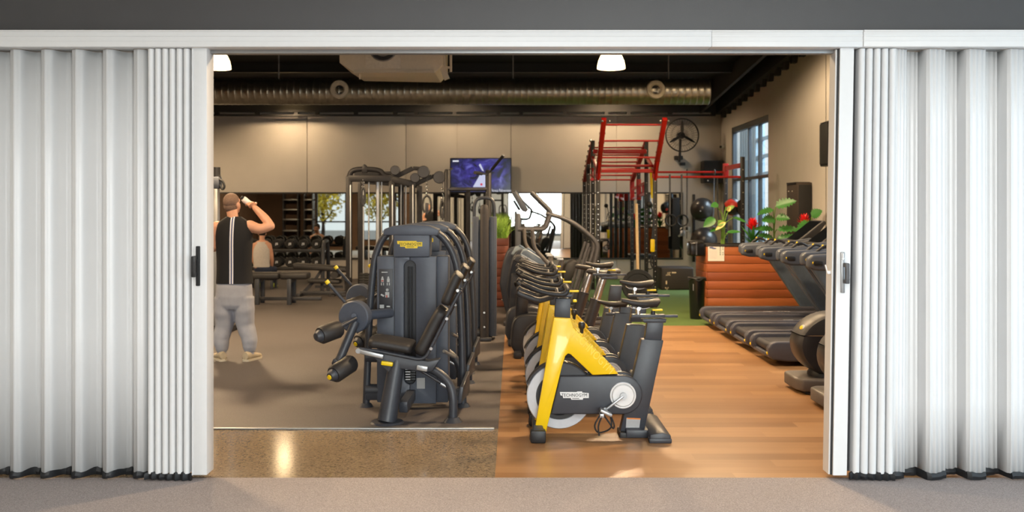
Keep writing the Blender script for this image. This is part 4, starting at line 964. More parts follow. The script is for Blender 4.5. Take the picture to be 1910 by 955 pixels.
def hang(x, y, d, y2, w):
    a = p(x, y, d); b = p(x, y2, d); mb = MB().m(0).cyl(a, b, .006, n=6); mb.m(1)
    for k in range(4): mb.ring(a.lerp(b, .3 + .2 * k), .018, .006, (0, 1, 0) if k % 2 else (1, 0, 0), 10, 6)
    mb.m(2)
    for s in (-1, 1): mb.tube(spline([b, b + V((s * w, 0, -.05)), b + V((s * w * 1.3, .0, -.18)), b + V((s * w * .6, 0, -.26))], 4), .016, 8)
    mb.m(0).box(b + V((0, 0, -.2)), (w, .03, .18), None, .01)
    t.part('hanging_handle', mb, [MT['char3'], MT['chrome'], MT['black_rubber']])
hang(797, 331, -.06, 365, .05); hang(826, 333, -.05, 375, .025); hang(678, 330, -.03, 350, .022)
# ------------------------------------------------------------------ cable column by the left door edge
Y0 = 12.3; t = T('cable_column', 'slim silver cable column with a yellow tag, cut by the left door post', 'gym machine', (qx(397, Y0), Y0, 0))
p = lambda x, y, d=0: q(x + 4, y, Y0) + V((0, d, 0))
mb = MB().span((p(391, 0).x, Y0 - .05, 0), (p(404, 0).x, Y0 + .05, qz(345, Y0)), .01); cu = t.part('upright', mb, MT['silver'])
mb = MB().span((p(380, 0).x, Y0 + .1, 0), (p(392, 0).x, Y0 + .3, qz(370, Y0)), .03); t.part('side_shroud', mb, MT['char2'])
mb = MB().m(0).box(p(394, 341), (.2, .14, .16), None, .02); mb.m(1).box(p(391.5, 341, -.075), (.045, .012, .11), None, .004); t.part('carriage', mb, [MT['char2'], MT['yellow_badge']], label='grey carriage with yellow tag')
mb = MB().tube(fillet([p(372, 322), p(398, 322), p(402, 328), p(402, 338)], .05), .045, 12); mb.cyl(p(400, 312), p(400, 332), .05); t.part('top_bracket', mb, MT['black'])
mb = MB().tube(spline([p(405, 334, -.05), p(413, 338, -.05), p(417, 348, -.05), p(413, 353, -.05), p(408, 345, -.05)], 5), .016, 8); t.part('hanging_handle', mb, MT['black_rubber'])
mb = MB().tube(fillet([p(384, 400), p(396, 420), p(398, 470), p(397, 560)], .2), .03, 10); t.part('curved_arm', mb, MT['char'])
mb = MB().beam((p(385, 0).x, Y0 - .25, .04), (p(447, 0).x, Y0 + .35, .04), .08, .08, bev=.01); mb.box((p(397, 0).x, Y0, .04), (.5, .3, .08), None, .01); mb.cyl((p(444, 0).x, Y0 + .33, .0), (p(444, 0).x, Y0 + .33, .1), .04); t.part('base', mb, MT['char3'])
# ------------------------------------------------------------------ benches
Y0 = 15.9; t = T('flat_bench', 'flat black padded bench on square legs behind the drinking man', 'bench', (qx(520, Y0), Y0, 0))
p = lambda x, y, d=0: q(x, y, Y0) + V((0, d, 0))
for a, b in ((455, 524), (525, 577)):
    mb = MB().span((p(a, 0).x, Y0 - .15, .43), (p(b, 0).x, Y0 + .15, .55), .04, 3); t.part('pad', mb, MT['uphol'])
for x in (485, 544):
    mb = MB().span((p(x, 0).x - .035, Y0 - .2, 0), (p(x, 0).x + .035, Y0 - .13, .44), .006); mb.span((p(x, 0).x - .035, Y0 + .13, 0), (p(x, 0).x + .035, Y0 + .2, .44), .006); mb.span((p(x, 0).x - .03, Y0 - .18, .38), (p(x, 0).x + .03, Y0 + .18, .43)); t.part('leg', mb, MT['char'])
mb = MB().span((p(485, 0).x, Y0 - .03, .06), (p(600, 0).x, Y0 + .03, .12), .006); t.part('stretcher', mb, MT['char3'])
Y0 = 17.4; t = T('adjustable_bench', 'adjustable black bench with a long raised pad, between the flat bench and cable station', 'bench', (qx(610, Y0), Y0, 0))
p = lambda x, y, d=0: q(x, y, Y0) + V((0, d, 0))
mb = MB().prism([p(x, y, -.15) for x, y in [(549, 490), (655, 498), (655, 508), (549, 501)]], (0, .3, 0), .035, 3); t.part('backrest', mb, MT['uphol'])
mb = MB().box(p(606, 524), (.62, .3, .08), Euler((0, R(2), 0)), .03); t.part('seat', mb, MT['uphol'])
mb = MB().beam(p(562, 550), p(588, 522), .06, .06); mb.beam(p(588, 522), p(600, 503), .05, .05); mb.beam(V((p(560, 0).x, Y0, .05)), V((p(650, 0).x, Y0, .05)), .08, .07, bev=.01)
for x in (601, 612, 646): mb.span((p(x, 0).x - .03, Y0 - .03, .02), (p(x, 0).x + .03, Y0 + .03, qz(520, Y0)), .006)
for x in (562, 646): mb.span((p(x, 0).x - .04, Y0 - .28, 0), (p(x, 0).x + .04, Y0 + .28, .06), .01)
mb.beam(p(588, 535), p(640, 535), .04, .05); t.part('frame', mb, MT['char3'])
mb = MB().cyl(p(622, 553, -.2), p(622, 553, .2), .06); mb.cyl(p(627, 512, -.2), p(627, 512, .2), .07); mb.cyl(p(645, 517, -.2), p(645, 517, .2), .05); t.part('foot_roller', mb, MT['uphol'])
# ------------------------------------------------------------------ dumbbell rack
Y0 = 20.3; zr = (.36, .76)
t = T('dumbbell_rack', 'two-tier black dumbbell rack standing below the wall mirror', 'rack', (qx(540, Y0), Y0, 0))
x0, x1 = qx(430, Y0), qx(607, Y0)
for z in zr:
    mb = MB()
    for d in (-.12, .12): mb.span((x0, Y0 + d - .03, z - .03), (x1, Y0 + d + .03, z), .005)
    mb.span((x0, Y0 - .24, z - .06), (x1, Y0 - .2, z + .015), .005); mb.span((x0, Y0 - .2, z - .05), (x1, Y0 - .1, z - .03)); t.part('shelf', mb, MT['rig_black'])
for x in (x0, x1):
    mb = MB().tube(fillet([(x, Y0 - .3, .0), (x, Y0 - .28, .5), (x, Y0 - .2, .92), (x, Y0 + .2, .95), (x, Y0 + .3, .5), (x, Y0 + .35, 0)], .12), .045, 10); mb.span((x - .03, Y0 - .2, .3), (x + .03, Y0 + .25, .36)); t.part('end_frame', mb, MT['char'])
def dumbbell(x, z, n, lab):
    t = T('dumbbell', lab, 'dumbbell', (x, Y0, z), 'dumbbells on the rack')
    r = .115
    for s in (-1, 1): t.part('head', MB().lathe([(0, s * .09), (r * .8, s * .09), (r, s * .1), (r, s * .17), (r * .85, s * .185), (0, s * .185)], (x, Y0, z + r), (0, 1, 0), 8), MT['blackmatt'])
    mb = MB().cyl((x, Y0 - .1, z + r), (x, Y0 + .1, z + r), .016); t.part('handle', mb, MT['chrome'])
    mb = MB().box((x - .012, Y0 - .186, z + r), (.02, .002, .06), Euler((0, R(12), 0))); mb.box((x + .02, Y0 - .186, z + r + .005), (.026, .002, .05)); t.part('end_marking', mb, MT['paleg'])
nums = ['10', '12', '15', '18', '20', '22', '25', '28', '30']
for row, z in ((1, zr[1]), (0, zr[0])):
    for k in range(7):
        x = qx(446 + 24.5 * k, Y0); n = 7 - k
        o_ = ['last', 'second', 'third', 'fourth', 'fifth', 'sixth', 'seventh', 'eighth'][6 - k]
        lab = ('black dumbbell on the %s rack shelf, ' % ('top' if row else 'bottom')) + ('last one beside the adjustable bench' if k == 6 else '%s from the adjustable bench end' % o_)
        dumbbell(x, z + .002, nums[k] if row else str(32 + 2 * k), lab)
# ------------------------------------------------------------------ television and mirrors
Y0 = YB - .02
for i, (a, b, lab) in enumerate(((-6.98, -.07, 'long frameless wall mirror behind the weights area under the television'), (-.05, 4.0, 'wall mirror behind the red rig, ending beside the gym rings'))):
    mb = MB().m(0).span((a, Y0 - .006, qz(481, YB)), (b, Y0 + .015, qz(361, YB))); mb.m(1)
    mb.span((a - .01, Y0 - .014, qz(361, YB) - .005), (b + .01, Y0 + .016, qz(361, YB) + .03)); mb.span((a - .01, Y0 - .014, qz(481, YB) - .035), (b + .01, Y0 + .016, qz(481, YB) + .005)); mb.span((b - .004, Y0 - .012, qz(481, YB)), (b + .014, Y0 + .015, qz(361, YB)))
    single('wall_mirror', lab, 'mirror', mb, [MT['mirror'], MT['steel_dark']], ((a + b) / 2, Y0, 1.2), ang=20)
Y0 = 21.42; t = T('television', 'wall television showing a purple and blue picture above the mirror', 'television', (qx(896, Y0), Y0, qz(358, Y0)))
a, b = q(839.5, 359.5, Y0), q(954, 294.5, Y0)
mb = MB().span(a, (b.x, Y0 + .05, b.z), .008); t.part('housing', mb, MT['black']); mb = MB().span((-.95, Y0 + .05, 2.3), (-.55, YB, 2.6)); t.part('wall_bracket', mb, MT['rig_black'])
tvm = M('lit television picture', (10, 10, 14), .2); N, L, bs = nodes(tvm)
tc = N.new('ShaderNodeTexCoord'); w = N.new('ShaderNodeTexNoise'); w.inputs['Scale'].default_value = 3.2; w.inputs['Detail'].default_value = 5; w.inputs['Distortion'].default_value = 1.6; L.new(tc.outputs['Object'], w.inputs['Vector'])
rp = N.new('ShaderNodeValToRGB'); e = rp.color_ramp.elements; e[0].position = .36; e[0].color = (*lin((14, 14, 34)), 1); e[1].position = .72; e[1].color = (*lin((140, 140, 235)), 1); x = e.new(.52); x.color = (*lin((62, 52, 158)), 1); L.new(w.outputs['Fac'], rp.inputs['Fac'])
gr = N.new('ShaderNodeTexGradient'); gr.gradient_type = 'SPHERICAL'; mp = N.new('ShaderNodeMapping'); mp.inputs['Scale'].default_value = (1.15, 1, 1.9); mp.inputs['Location'].default_value = (-.05, 0, -.85); L.new(tc.outputs['Object'], mp.inputs['Vector']); L.new(mp.outputs[0], gr.inputs[0])
c = mixc(N, L, math_n(N, L, 'MINIMUM', math_n(N, L, 'MULTIPLY', gr.outputs['Fac'], 1.6), 1.0), (.012, .016, .035), rp.outputs['Color']); L.new(c, bs.inputs['Emission Color']); bs.inputs['Emission Strength'].default_value = .9
mb = MB().span(a + V((.02, -.004, .02)), V((b.x - .02, Y0 + .01, b.z - .02))); sc = t.part('screen', mb, tvm)
wh = emit('lit white picture area', (215, 220, 250), .9)
mb = MB().m(0).prism([q(x, y, Y0) + V((0, -.0055, 0)) for x, y in [(882, 349), (890, 335), (895, 326), (907, 326), (908, 349)]], (0, .002, 0)); mb.prism([q(x, y, Y0) + V((0, -.0055, 0)) for x, y in [(896, 305), (899, 311), (903, 320), (899, 318), (893, 308)]], (0, .002, 0)); mb.m(1).ball(q(898, 344, Y0) + V((0, -.006, 0)), (.028, .003, .028))
t.part('picture_figure', mb, [wh, emit('lit red spot', (220, 60, 90), .9)], under=sc)
mb = MB().text('Fitness Palmerston', q(934.5, 355.5, Y0) + V((0, -.0056, 0)), .095, width=.47, depth=.001); mb.text('9:05', q(850, 300.5, Y0) + V((0, -.0056, 0)), .06, width=.16, depth=.001) if False else mb.box(q(850, 300.5, Y0) + V((0, -.0056, 0)), (.14, .002, .035), None, .001)
t.part('screen_caption', mb, emit('lit white caption', (235, 235, 245), 1.0), under=sc)
# ------------------------------------------------------------------ duct with nozzles, ceiling unit, lamps
Y0 = 17.0; xd = qx(1320, Y0); zd = qz(171.5, Y0); rd = .238
t = T('air_duct', 'long round galvanised air duct hanging below the black roof', 'duct', (-2, Y0, zd))
mb = MB(); pr = []; x = XL + .1
while x < xd - .01:
    pr += [(rd, x), (rd, x + .085), (rd + .005, x + .095), (rd + .005, x + .105), (rd, x + .115)]; x += .12
pr += [(rd, xd), (.01, xd)]
mb.lathe([(.01, XL + .1)] + pr, (0, Y0, zd), (1, 0, 0), 48); t.part('tube', mb, MT['duct'], ang=50)
for px in (632, 1224):
    mb = MB().m(0).lathe([(.09, .03), (.1, 0), (.165, -.01), (.172, -.03), (.16, -.06), (.11, -.075), (.085, -.05), (.075, -.0)], (qx(px, Y0 - .3), Y0 - .22, qz(166, Y0 - .3)), (0, 1, 0), 36, cap=False); mb.m(1).cyl((qx(px, Y0 - .3), Y0 - .2, qz(166, Y0 - .3)), (qx(px, Y0 - .3), Y0 - .235, qz(166, Y0 - .3)), .09); t.part('jet_nozzle', mb, [M('cream nozzle', (225, 215, 195), .5) if px == 632 else bpy.data.materials['cream nozzle'], MT['blackmatt']])
mb = MB()
for px in (520, 957, 1247): mb.cyl((qx(px, Y0), Y0, zd + rd), (qx(px, Y0), Y0, roofz(Y0) + .02), .012, n=8)
t.part('hanger_rod', mb, MT['silver'])
Y0 = 13.0; t = T('ceiling_air_unit', 'cream box air unit with a round fan hanging under the roof', 'air conditioner', (qx(735, Y0), Y0, qz(135, Y0)))
p = lambda x, y, d=0: q(x, y, Y0) + V((0, d, 0))
zt = roofz(Y0) - .25
mb = MB(); A = [p(633, 117), p(658, 133), p(812, 136), p(826, 120)]
poly = [V((a.x, Y0, a.z)) for a in A] + [V((A[3].x, Y0, zt)), V((A[0].x, Y0, zt))]
mb.prism(poly, (0, 1.0, 0), .01); mb.span(p(660, 136, -.02), p(810, 132, .4)); t.part('casing', mb, MT['cream'])
c = p(715, 92, -.01); mb = MB().m(0).box(c + V((0, -.01, -.03)), (.5, .03, .5), None, .004); mb.m(1).ring(c + V((0, -.03, .03)), .2, .012, n=36); mb.ring(c + V((0, -.03, .03)), .13, .008, n=30); mb.m(2).cyl(c + V((0, -.028, .03)), c + V((0, -.024, .03)), .19, n=36); t.part('fan_grille', mb, [M('pale cream panel', (225, 220, 208), .5), MT['grey_alu'], MT['char3']])
mb = MB().span(p(826, 140, .1), p(830, 90, .16)); mb.beam(p(822, 120, .1), p(833, 146, .1), .05, .08); mb.beam(p(826, 124, .1), p(842, 124, .1), .03, .03); mb.cyl(p(840, 132, .1), p(840, 98, .1), .018); t.part('bracket', mb, MT['cream']); t.part('drain_stub', MB().cyl(p(669, 134, .1), p(669, 146, .1), .012), MT['cream'])
for px in (640, 820): t.part('hanger_rod', MB().cyl((p(px, 0).x, Y0 + .5, zt - .01), (p(px, 0).x, Y0 + .5, roofz(Y0 + .5) + .01), .012), MT['cream'])
LAMPS = []; STEMS = []
def lamp(x, y, z, lab, first=[None]):
    if first[0] is None:
        t = T('ceiling_dome_lamp', lab, 'ceiling lamp', (x, y, z), 'dome lamps under the roof'); first[0] = t.o
        mb = MB().lathe([(.185, 0), (.182, .04), (.17, .1), (.14, .17), (.1, .205), (.095, .205), (.135, .165), (.164, .1), (.175, .04), (.178, 0)], (x, y, z), n=36, cap=False); t.part('lamp_shade', mb, MT['lampshade'])
        mb = MB().cyl((x, y, z + .2), (x, y, z + .33), .1, .07); mb.ball((x, y, z + .1), (.05, .05, .08)); t.part('ballast_housing', mb, MT['cream'])
    else: o = dup(first[0], (x, y, z), lab)
    o = first[0] if len(LAMPS) == 0 else o
    st = link('hanging_stem', MB().cyl((x, y, z + .32), (x, y, roofz(y) + .01), .014), MT['cream'], None, (x, y, z)); STEMS.append((o, st))
    LAMPS.append((x, y, z))
zl = qz(128, 12.0)
lamp(qx(1140, 12), 12, zl, 'lit dome lamp hanging in front of the duct, nearest the red rig')
lamp(qx(404, 12), 12, zl, 'lit dome lamp hanging beside the left folding door top')
lamp(-5.24, 20.8, 4.07, 'lit dome lamp behind the duct, reflected as a bright streak in the concrete')

for o, st in STEMS: st.parent = o
# ------------------------------------------------------------------ red and black rig
Yf = 17.6; t = T('training_rig', 'black and red training rig with monkey bars, a flying ladder and a pull-up bar', 'training rig', (2.2, 18.8, 0))
XLg, XRg = 1.63, 2.73
def rpost(x, y, h, nm='upright'):
    mb = MB(); w = .038
    mb.span((x - w, y - w, 0), (x + w, y + w, h), .004); mb.m(1)
    z = .15
    while z < h - .05:
        mb.cyl((x, y - w - .001, z), (x, y - w + .001, z), .0095, n=8); mb.cyl((x - w - .001, y, z), (x - w + .001, y, z), .0095, n=8); z += .1 if z < 1.7 else .22
    mb.m(0).box((x, y, .006), (.16, .16, .012))
    return t.part(nm, mb, [MT['rig_black'], MT['bolt']])
H = {17.6: 2.42, 18.75: 3.06, 19.9: 2.8, 21.0: 2.45}
for y, h in H.items():
    for x in (XLg, XRg): rpost(x, y, h)
rpost(4.42, 17.6, 2.66); rpost(4.42, 19.0, 2.4)
def rail(a, b, w=.07, h=.09, nm='ladder_rail', bolts=6):
    a, b = V(a), V(b); mb = MB().m(0).beam(a, b, w, h, (1, 0, 0) if abs((b - a).normalized().x) < .5 else (0, 0, 1), .006); mb.m(1)
    for i in range(bolts):
        c = a.lerp(b, (i + .5) / bolts)
        for s in (-1, 1): mb.cyl(c + V((s * (h / 2 + .012), 0, 0)), c + V((s * h / 2, 0, 0)), .016, n=8)
    return t.part(nm, mb, [MT['red'], MT['bolt']])
for x in (XLg, XRg):
    rail((x, 17.62, 2.32), (x, 16.45, 3.28)); rail((x, 18.75, 3.02), (x, 21.0, 2.3)); rail((x, 17.6, 2.38), (x, 18.75, 2.72), .05, .06, bolts=2)
    mb = MB().prism([(x - .02, 17.56, 2.2), (x - .02, 17.56, 2.5), (x - .02, 17.25, 2.62), (x - .02, 17.3, 2.52)], (.04, 0, 0)); mb.span((x - .05, 17.55, 2.24), (x + .05, 17.65, 2.46), .004); t.part('bracket_plate', mb, MT['red'])
def rung(y, z, r=.018, x0=XLg, x1=XRg, m='red', nm='rung'):
    return t.part(nm, MB().cyl((x0, y, z), (x1, y, z), r, n=12), MT[m])
for k in (0.1, .38, .68, .95):
    rung(17.62 + (16.45 - 17.62) * (1 - k) , 2.32 + .96 * (1 - k))
for k in (.12, .3, .48, .66, .84, .97): rung(18.75 + 2.25 * k, 3.02 - .72 * k)
t.part('crossbeam', MB().span((XLg, 18.71, 2.79), (XRg, 18.79, 2.88), .006), MT['red'])
rung(17.6, 2.4, .026, nm='pull_up_bar')
t.part('crossbeam', MB().span((XLg, 17.57, 2.46), (XRg, 17.63, 2.51), .006), MT['red'])
mb = MB().cyl((XLg, 18.75, 2.5), (XLg - .05, 18.2, 2.25), .02); mb.beam((XLg - .02, 18.75, 2.35), (XLg - .12, 17.5, 2.22), .05, .05); t.part('dip_handle', mb, MT['red'])
# red ladder bracket on the right hand side
mb = MB()
for z in (1.98, 2.2): mb.beam((XRg, 18.75, z), (XRg, 21.0, z - .1), .04, .05)
for y in (19.1, 19.3): mb.cyl((XRg, y, 1.97), (XRg, y, 2.19), .014)
for y in (19.9, 21.0): mb.span((XRg - .048, y - .048, 1.85), (XRg + .048, y + .048, 2.3), .004)
t.part('side_bracket', mb, MT['red'])
for y, z in ((17.6, 2.27), (19.0, 2.42)): rung(y, z, .022, XRg, 4.42, nm='long_pull_up_bar')
mb = MB().beam((4.42, 17.6, 2.5), (4.42, 19.0, 2.5), .05, .09); mb.span((4.37, 18.94, 2.3), (4.47, 19.06, 2.6), .004); t.part('top_rail', mb, MT['red'])
mb = MB()
for i in range(9):
    a = V((XLg - .05, 18.75, 3.02)).lerp(V((XLg - .05, 21, 2.3)), i / 8); mb.ball(a + V((0, -.05, .03)), .026, seg=10)
for x in (XLg - .03, XLg + .1, XRg - .08, XRg + .06): mb.ball((x, 16.44, 3.24), .022, seg=10)
t.part('bolt_head', mb, MT['bolt'])
# gym rings
for px, lab in ((1250, 'black gym ring hanging on a grey strap, the one nearer the rig upright'), (1272, 'black gym ring hanging on a grey strap, the one nearer the exercise balls')):
    Y0 = 17.52; a, b = q(px, 327, Y0), q(px, 400, Y0); g = T('gym_ring', lab, 'gym rings', b, 'pair of gym rings')
    g.part('ring', MB().ring(q(px + 1, 411, Y0), .105, .015, n=36), MT['black_rubber'])
    mb = MB().span((a.x - .014, Y0 + .014, b.z - .02), (a.x + .014, Y0 + .018, a.z + .02)); mb.span((a.x - .014, Y0 + .045, b.z - (.42 if px == 1250 else .02)), (a.x + .014, Y0 + .049, a.z)); mb.ring((a.x, Y0 + .075, 2.27), .045, .008, (1, 0, 0), 16); g.part('strap', mb, MT['strap'])
Y0 = 18.9; a = q(1335, 332, Y0); mb = MB().tube(fillet([a + V((-.03, 0, .02)), q(1331, 400, Y0), q(1327, 418, Y0), q(1334, 425, Y0), q(1342, 412, Y0), q(1339, 395, Y0), a + V((.03, 0, .02))], .06), .022, 8, sq=.35); mb.ring((a.x, 19.0, 2.42), .05, .012, (1, 0, 0), 16)
single('hanging_strap', 'thick grey looped strap hanging in front of the upper exercise ball', 'strap', mb, MT['strap'], a)
Y0 = 18.6; mb = MB().tube(fillet([q(1214, 312, Y0), q(1218, 345, Y0), q(1216, 372, Y0), q(1214, 340, Y0), q(1213, 310, Y0)], .05), .03, 8, sq=.4); mb.tube(spline([q(1213, 308, Y0), q(1218, 330, Y0), q(1217, 366, Y0)], 5), .045, 8, sq=.4)
single('resistance_band', 'yellow resistance band looped over the red rig bracket', 'resistance band', mb, MT['yellow_badge'], q(1215, 340, Y0))
Y0 = 17.5; t2 = T('suspension_trainer', 'black suspension straps with a yellow handle hanging on the rig upright', 'suspension trainer', q(1216, 455, Y0))
t2.part('yellow_grip', MB().span(q(1213, 470, Y0) + V((0, -.03, 0)), q(1221, 446, Y0) + V((0, .02, 0)), .02), MT['yellow_badge'])
mb = MB().tube(spline([q(1214, 380, Y0), q(1218, 410, Y0), q(1216, 446, Y0)], 4), .014, 6); mb.tube(spline([q(1217, 470, Y0), q(1214, 490, Y0), q(1219, 500, Y0), q(1218, 475, Y0)], 4), .016, 6); mb.ball(q(1211, 381, Y0), (.06, .04, .06)); mb.tube(spline([q(1222, 400, Y0), q(1216, 402, Y0), q(1212, 418, Y0)], 4), .012, 6); mb.ring(q(1212, 495, Y0), .07, .012, n=20)
t2.part('strap', mb, MT['black_rubber'])
Y0 = 16.9; a = q(1191, 380, Y0); single('wooden_dowel', 'long pale wooden dowel standing upright against the rig', 'pole', MB().cyl((a.x, Y0, 0), (a.x, Y0 + .3, a.z), .028, n=12), MT['pale_wood'], (a.x, Y0, 0))
Y0 = 16.2; c = V((qx(1190, Y0), Y0, .29)); t2 = T('weight_plate', 'round black rubber weight plate standing on edge beside the wooden dowel', 'weight plate', (c.x, Y0, 0))
t2.part('disc', MB().lathe([(.03, -.03), (.1, -.03), (.11, -.02), (.21, -.02), (.22, -.035), (.28, -.035), (.29, -.025), (.29, .025), (.28, .035), (.03, .035), (.03, -.03)], c, (0, 1, 0), 48, cap=False), MT['black_rubber'])
t2.part('hub', MB().lathe([(.025, -.034), (.04, -.034), (.04, .036), (.025, .036), (.025, -.034)], c, (0, 1, 0), 24, cap=False), MT['bolt'])
t2.part('plate_marking', MB().box(c + V((.17, -.0215, .06)), (.07, .004, .045)), MT['paper'])
# ------------------------------------------------------------------ wall fan
Y0 = 21.0; c = q(1272.5, 252, Y0); t = T('wall_fan', 'large round black wall fan in a wire cage, high beside the red rig', 'fan', c)
rf = .375; mb = MB()
for d in (-.09, .09):
    for r_ in (.375, .25, .12):
        mb.ring(c + V((0, d * (1 if r_ < .37 else .5), 0)), r_, .006 if r_ > .3 else .003, n=40, k=6)
mb.ring(c, rf + .004, .014, n=48)
for i in range(36):
    a = 2 * math.pi * i / 36; u = V((math.cos(a), 0, math.sin(a)))
    for s in (-1, 1): mb.tube([c + u * .05 + V((0, s * .1, 0)), c + u * .25 + V((0, s * .09, 0)), c + u * rf], .0022, 4)
t.part('wire_cage', mb, MT['rig_black'])
mb = MB()
for i in range(3):
    a = R(90 + 120 * i); u = V((math.cos(a), 0, math.sin(a))); w = V((-u.z, 0, u.x))
    rs = []
    for r_, wd, tw in ((.04, .02, .015), (.12, .032, .025), (.22, .034, .02), (.33, .014, .01)):
        rs.append([c + u * r_ + w * wd + V((0, tw, 0)), c + u * r_ - w * wd + V((0, -tw, 0)), c + u * r_ - w * wd + V((0, -tw + .006, 0)), c + u * r_ + w * wd + V((0, tw + .006, 0))])
    mb.rings(rs)
mb.cyl(c + V((0, -.05, 0)), c + V((0, .05, 0)), .055, n=20); t.part('blade', mb, MT['blackmatt'])
mb = MB().cyl(c + V((0, .06, 0)), c + V((0, .3, 0)), .08); mb.tube(fillet([c + V((0, .25, 0)), q(1273, 280, Y0) + V((0, .3, 0)), q(1273, 300, Y0) + V((0, .4, 0))], .1), .03, 8); mb.box(V((q(1273, 293, Y0).x, YB - .08, qz(294, 21.4))), (.2, .14, .1), None, .02); t.part('motor_mount', mb, MT['char3'])
mb = MB().box((qx(1273, YB), YB - .03, qz(306, YB)), (.12, .06, .07), None, .01); mb.cyl((qx(1281, YB), YB - .01, qz(315, YB)), (qx(1281, YB), YB - .01, qz(445, YB)), .008, n=6); t.part('switch_box', mb, MT['char3'])
mb = MB().m(0).box((qx(1283, YB), YB - .015, qz(427, YB)), (.11, .03, .11), None, .01); mb.m(1).box((qx(1280.5, YB), YB - .035, qz(426, YB)), (.055, .02, .08), None, .004)
single('wall_switch', 'small wall switch with a black face beside the mirror end', 'switch', mb, [MT['white'], MT['black']], (qx(1283, YB), YB - .02, qz(427, YB)))
mb = MB().m(0).box((XR - .06, 21.2, qz(273, 21.2)), (.1, .09, .1), None, .03); mb.m(1).ball((XR - .11, 21.17, qz(274, 21.2)), .03)
single('motion_detector', 'small white sensor high in the corner beside the tall window', 'sensor', mb, [MT['white'], MT['char3']], (XR - .06, 21.2, qz(273, 21.2)))
# ------------------------------------------------------------------ speakers and wall box
def speaker(lab, a, b, fy, name='wall_speaker'):
    a, b = V(a), V(b); t = T(name, lab, 'speaker', ((a.x + b.x) / 2, b.y, a.z), 'black speakers on the walls')
    t.part('cabinet', MB().span(a, b, .015), MT['black']); return t
s = speaker('black box speaker in the back corner above the exercise balls', (qx(1314, 21.1), 21.15, qz(341, 21.1)), (XR - .04, 21.55, qz(299, 21.1)), 0)
c = V((qx(1330, 21.1), 21.145, qz(320, 21.1))); s.part('front_grille', MB().box(c, (.38, .02, .46), None, .006), MT['blackmatt']); s.part('indicator', MB().ball(q(1321, 337, 21.1) + V((0, .02, 0)), .018), MT['paleg'])
s = speaker('black box speaker on the right wall, cut by the white door post', (4.62, 13.35, 2.29), (XR - .005, 13.75, 2.95), 0)
s.part('front_grille', MB().box((4.617, 13.55, 2.62), (.02, .36, .6), None, .006), MT['blackmatt'])
t = T('wall_mounted_box', 'tall narrow black box fixed to the right wall behind the timber planter', 'box', (4.8, 15.3, 1.03))
a, b = V((4.68, 15.02, 1.035)), V((XR - .005, 15.62, 2.09)); t.part('casing', MB().span(a, b, .006), M('brown black casing', (58, 48, 42), .6))  # black box; brown in the colour paints lamp light on its side face
t.part('top_lip', MB().span((4.67, 15.1, 2.06), (XR - .005, 15.6, 2.1), .004), MT['black']); t.part('front_panel', MB().span((4.7, 15.0, 1.05), (XR - .01, 15.03, 2.05), .004), MT['blackmatt'])
mb = MB()
for y in (15.3, 15.5): mb.ball((4.68, y, 1.95), .012)
t.part('screw_cap', mb, MT['cream'])
# ------------------------------------------------------------------ exercise balls on wall holders
def exball(c, r, lab, mats, name, cat, grp=None, hol=True):
    c = V(c); mb = MB(); t2 = T(name, lab, cat, (c.x, c.y, c.z - r), grp)
    mb.ball(c, r, seg=40); t2.part('ball_skin', mb, mats, ang=80); mb = MB().cyl(c + V((-.35 * r, -.93 * r, -.12 * r)), c + V((-.36 * r, -.96 * r, -.12 * r)), .014); t2.part('valve_plug', mb, MT['paleg'])
ballm = M('black vinyl ball', (44, 40, 38), .3, var=.05)
c1 = q(1310, 391, 20.6); exball(c1, .27, 'big black exercise ball on the wall holder, the upper one', ballm, 'exercise_ball', 'exercise ball', 'black exercise balls')
c2 = q(1313, 449, 20.6); exball(c2, .3, 'big black exercise ball on the wall holder, the lower one', ballm, 'exercise_ball', 'exercise ball', 'black exercise balls')
t = T('ball_holder', 'black wall rack of hoops carrying the two black exercise balls', 'rack', (c1.x, YB - .05, .4))
for c in (c1, c2):
    z = c.z - .22; mb = MB().ring((c.x, c.y, z), .17, .014, (0, 0, 1), 32); mb.cyl((c.x, c.y + .17, z), (c.x, YB, z), .014); t.part('hoop', mb, MT['rig_black'])
t.part('wall_rail', MB().span((c1.x - .03, YB - .04, .4), (c1.x + .03, YB - .001, 2.0), .004), MT['rig_black'])
bm_ = M('black and red ball', (34, 30, 30), .45, var=.1); N, L, b = nodes(bm_); tc = N.new('ShaderNodeTexCoord'); wv = N.new('ShaderNodeTexVoronoi'); wv.inputs['Scale'].default_value = 6.5; L.new(tc.outputs['Object'], wv.inputs['Vector']); sp_ = N.new('ShaderNodeSeparateColor'); L.new(wv.outputs['Color'], sp_.inputs[0]); L.new(mixc(N, L, math_n(N, L, 'GREATER_THAN', sp_.outputs[0], .58), lin((32, 29, 29)), lin((210, 62, 46))), b.inputs['Base Color'])
c3 = q(1366, 386, 17.75); exball(c3, .17, 'black and red panelled medicine ball held at the right rig post', bm_, 'medicine_ball', 'medicine ball')
t = T('ball_bracket', 'black bracket on the right rig post holding the red panelled ball', 'bracket', (4.4, 17.6, c3.z - .17))
mb = MB().ring((c3.x, c3.y, c3.z - .13), .105, .012, (0, 0, 1), 28); mb.beam((c3.x + .1, c3.y, c3.z - .13), (4.385, 17.64, c3.z - .1), .03, .04); t.part('hoop', mb, MT['rig_black'])
mb = MB().prism([(4.375, 17.55, c3.z - .2), (4.375, 17.55, c3.z + .15), (4.31, 17.53, c3.z + .1), (4.31, 17.53, c3.z - .08)], (0, .03, 0)); t.part('side_plate', mb, MT['rig_black'])
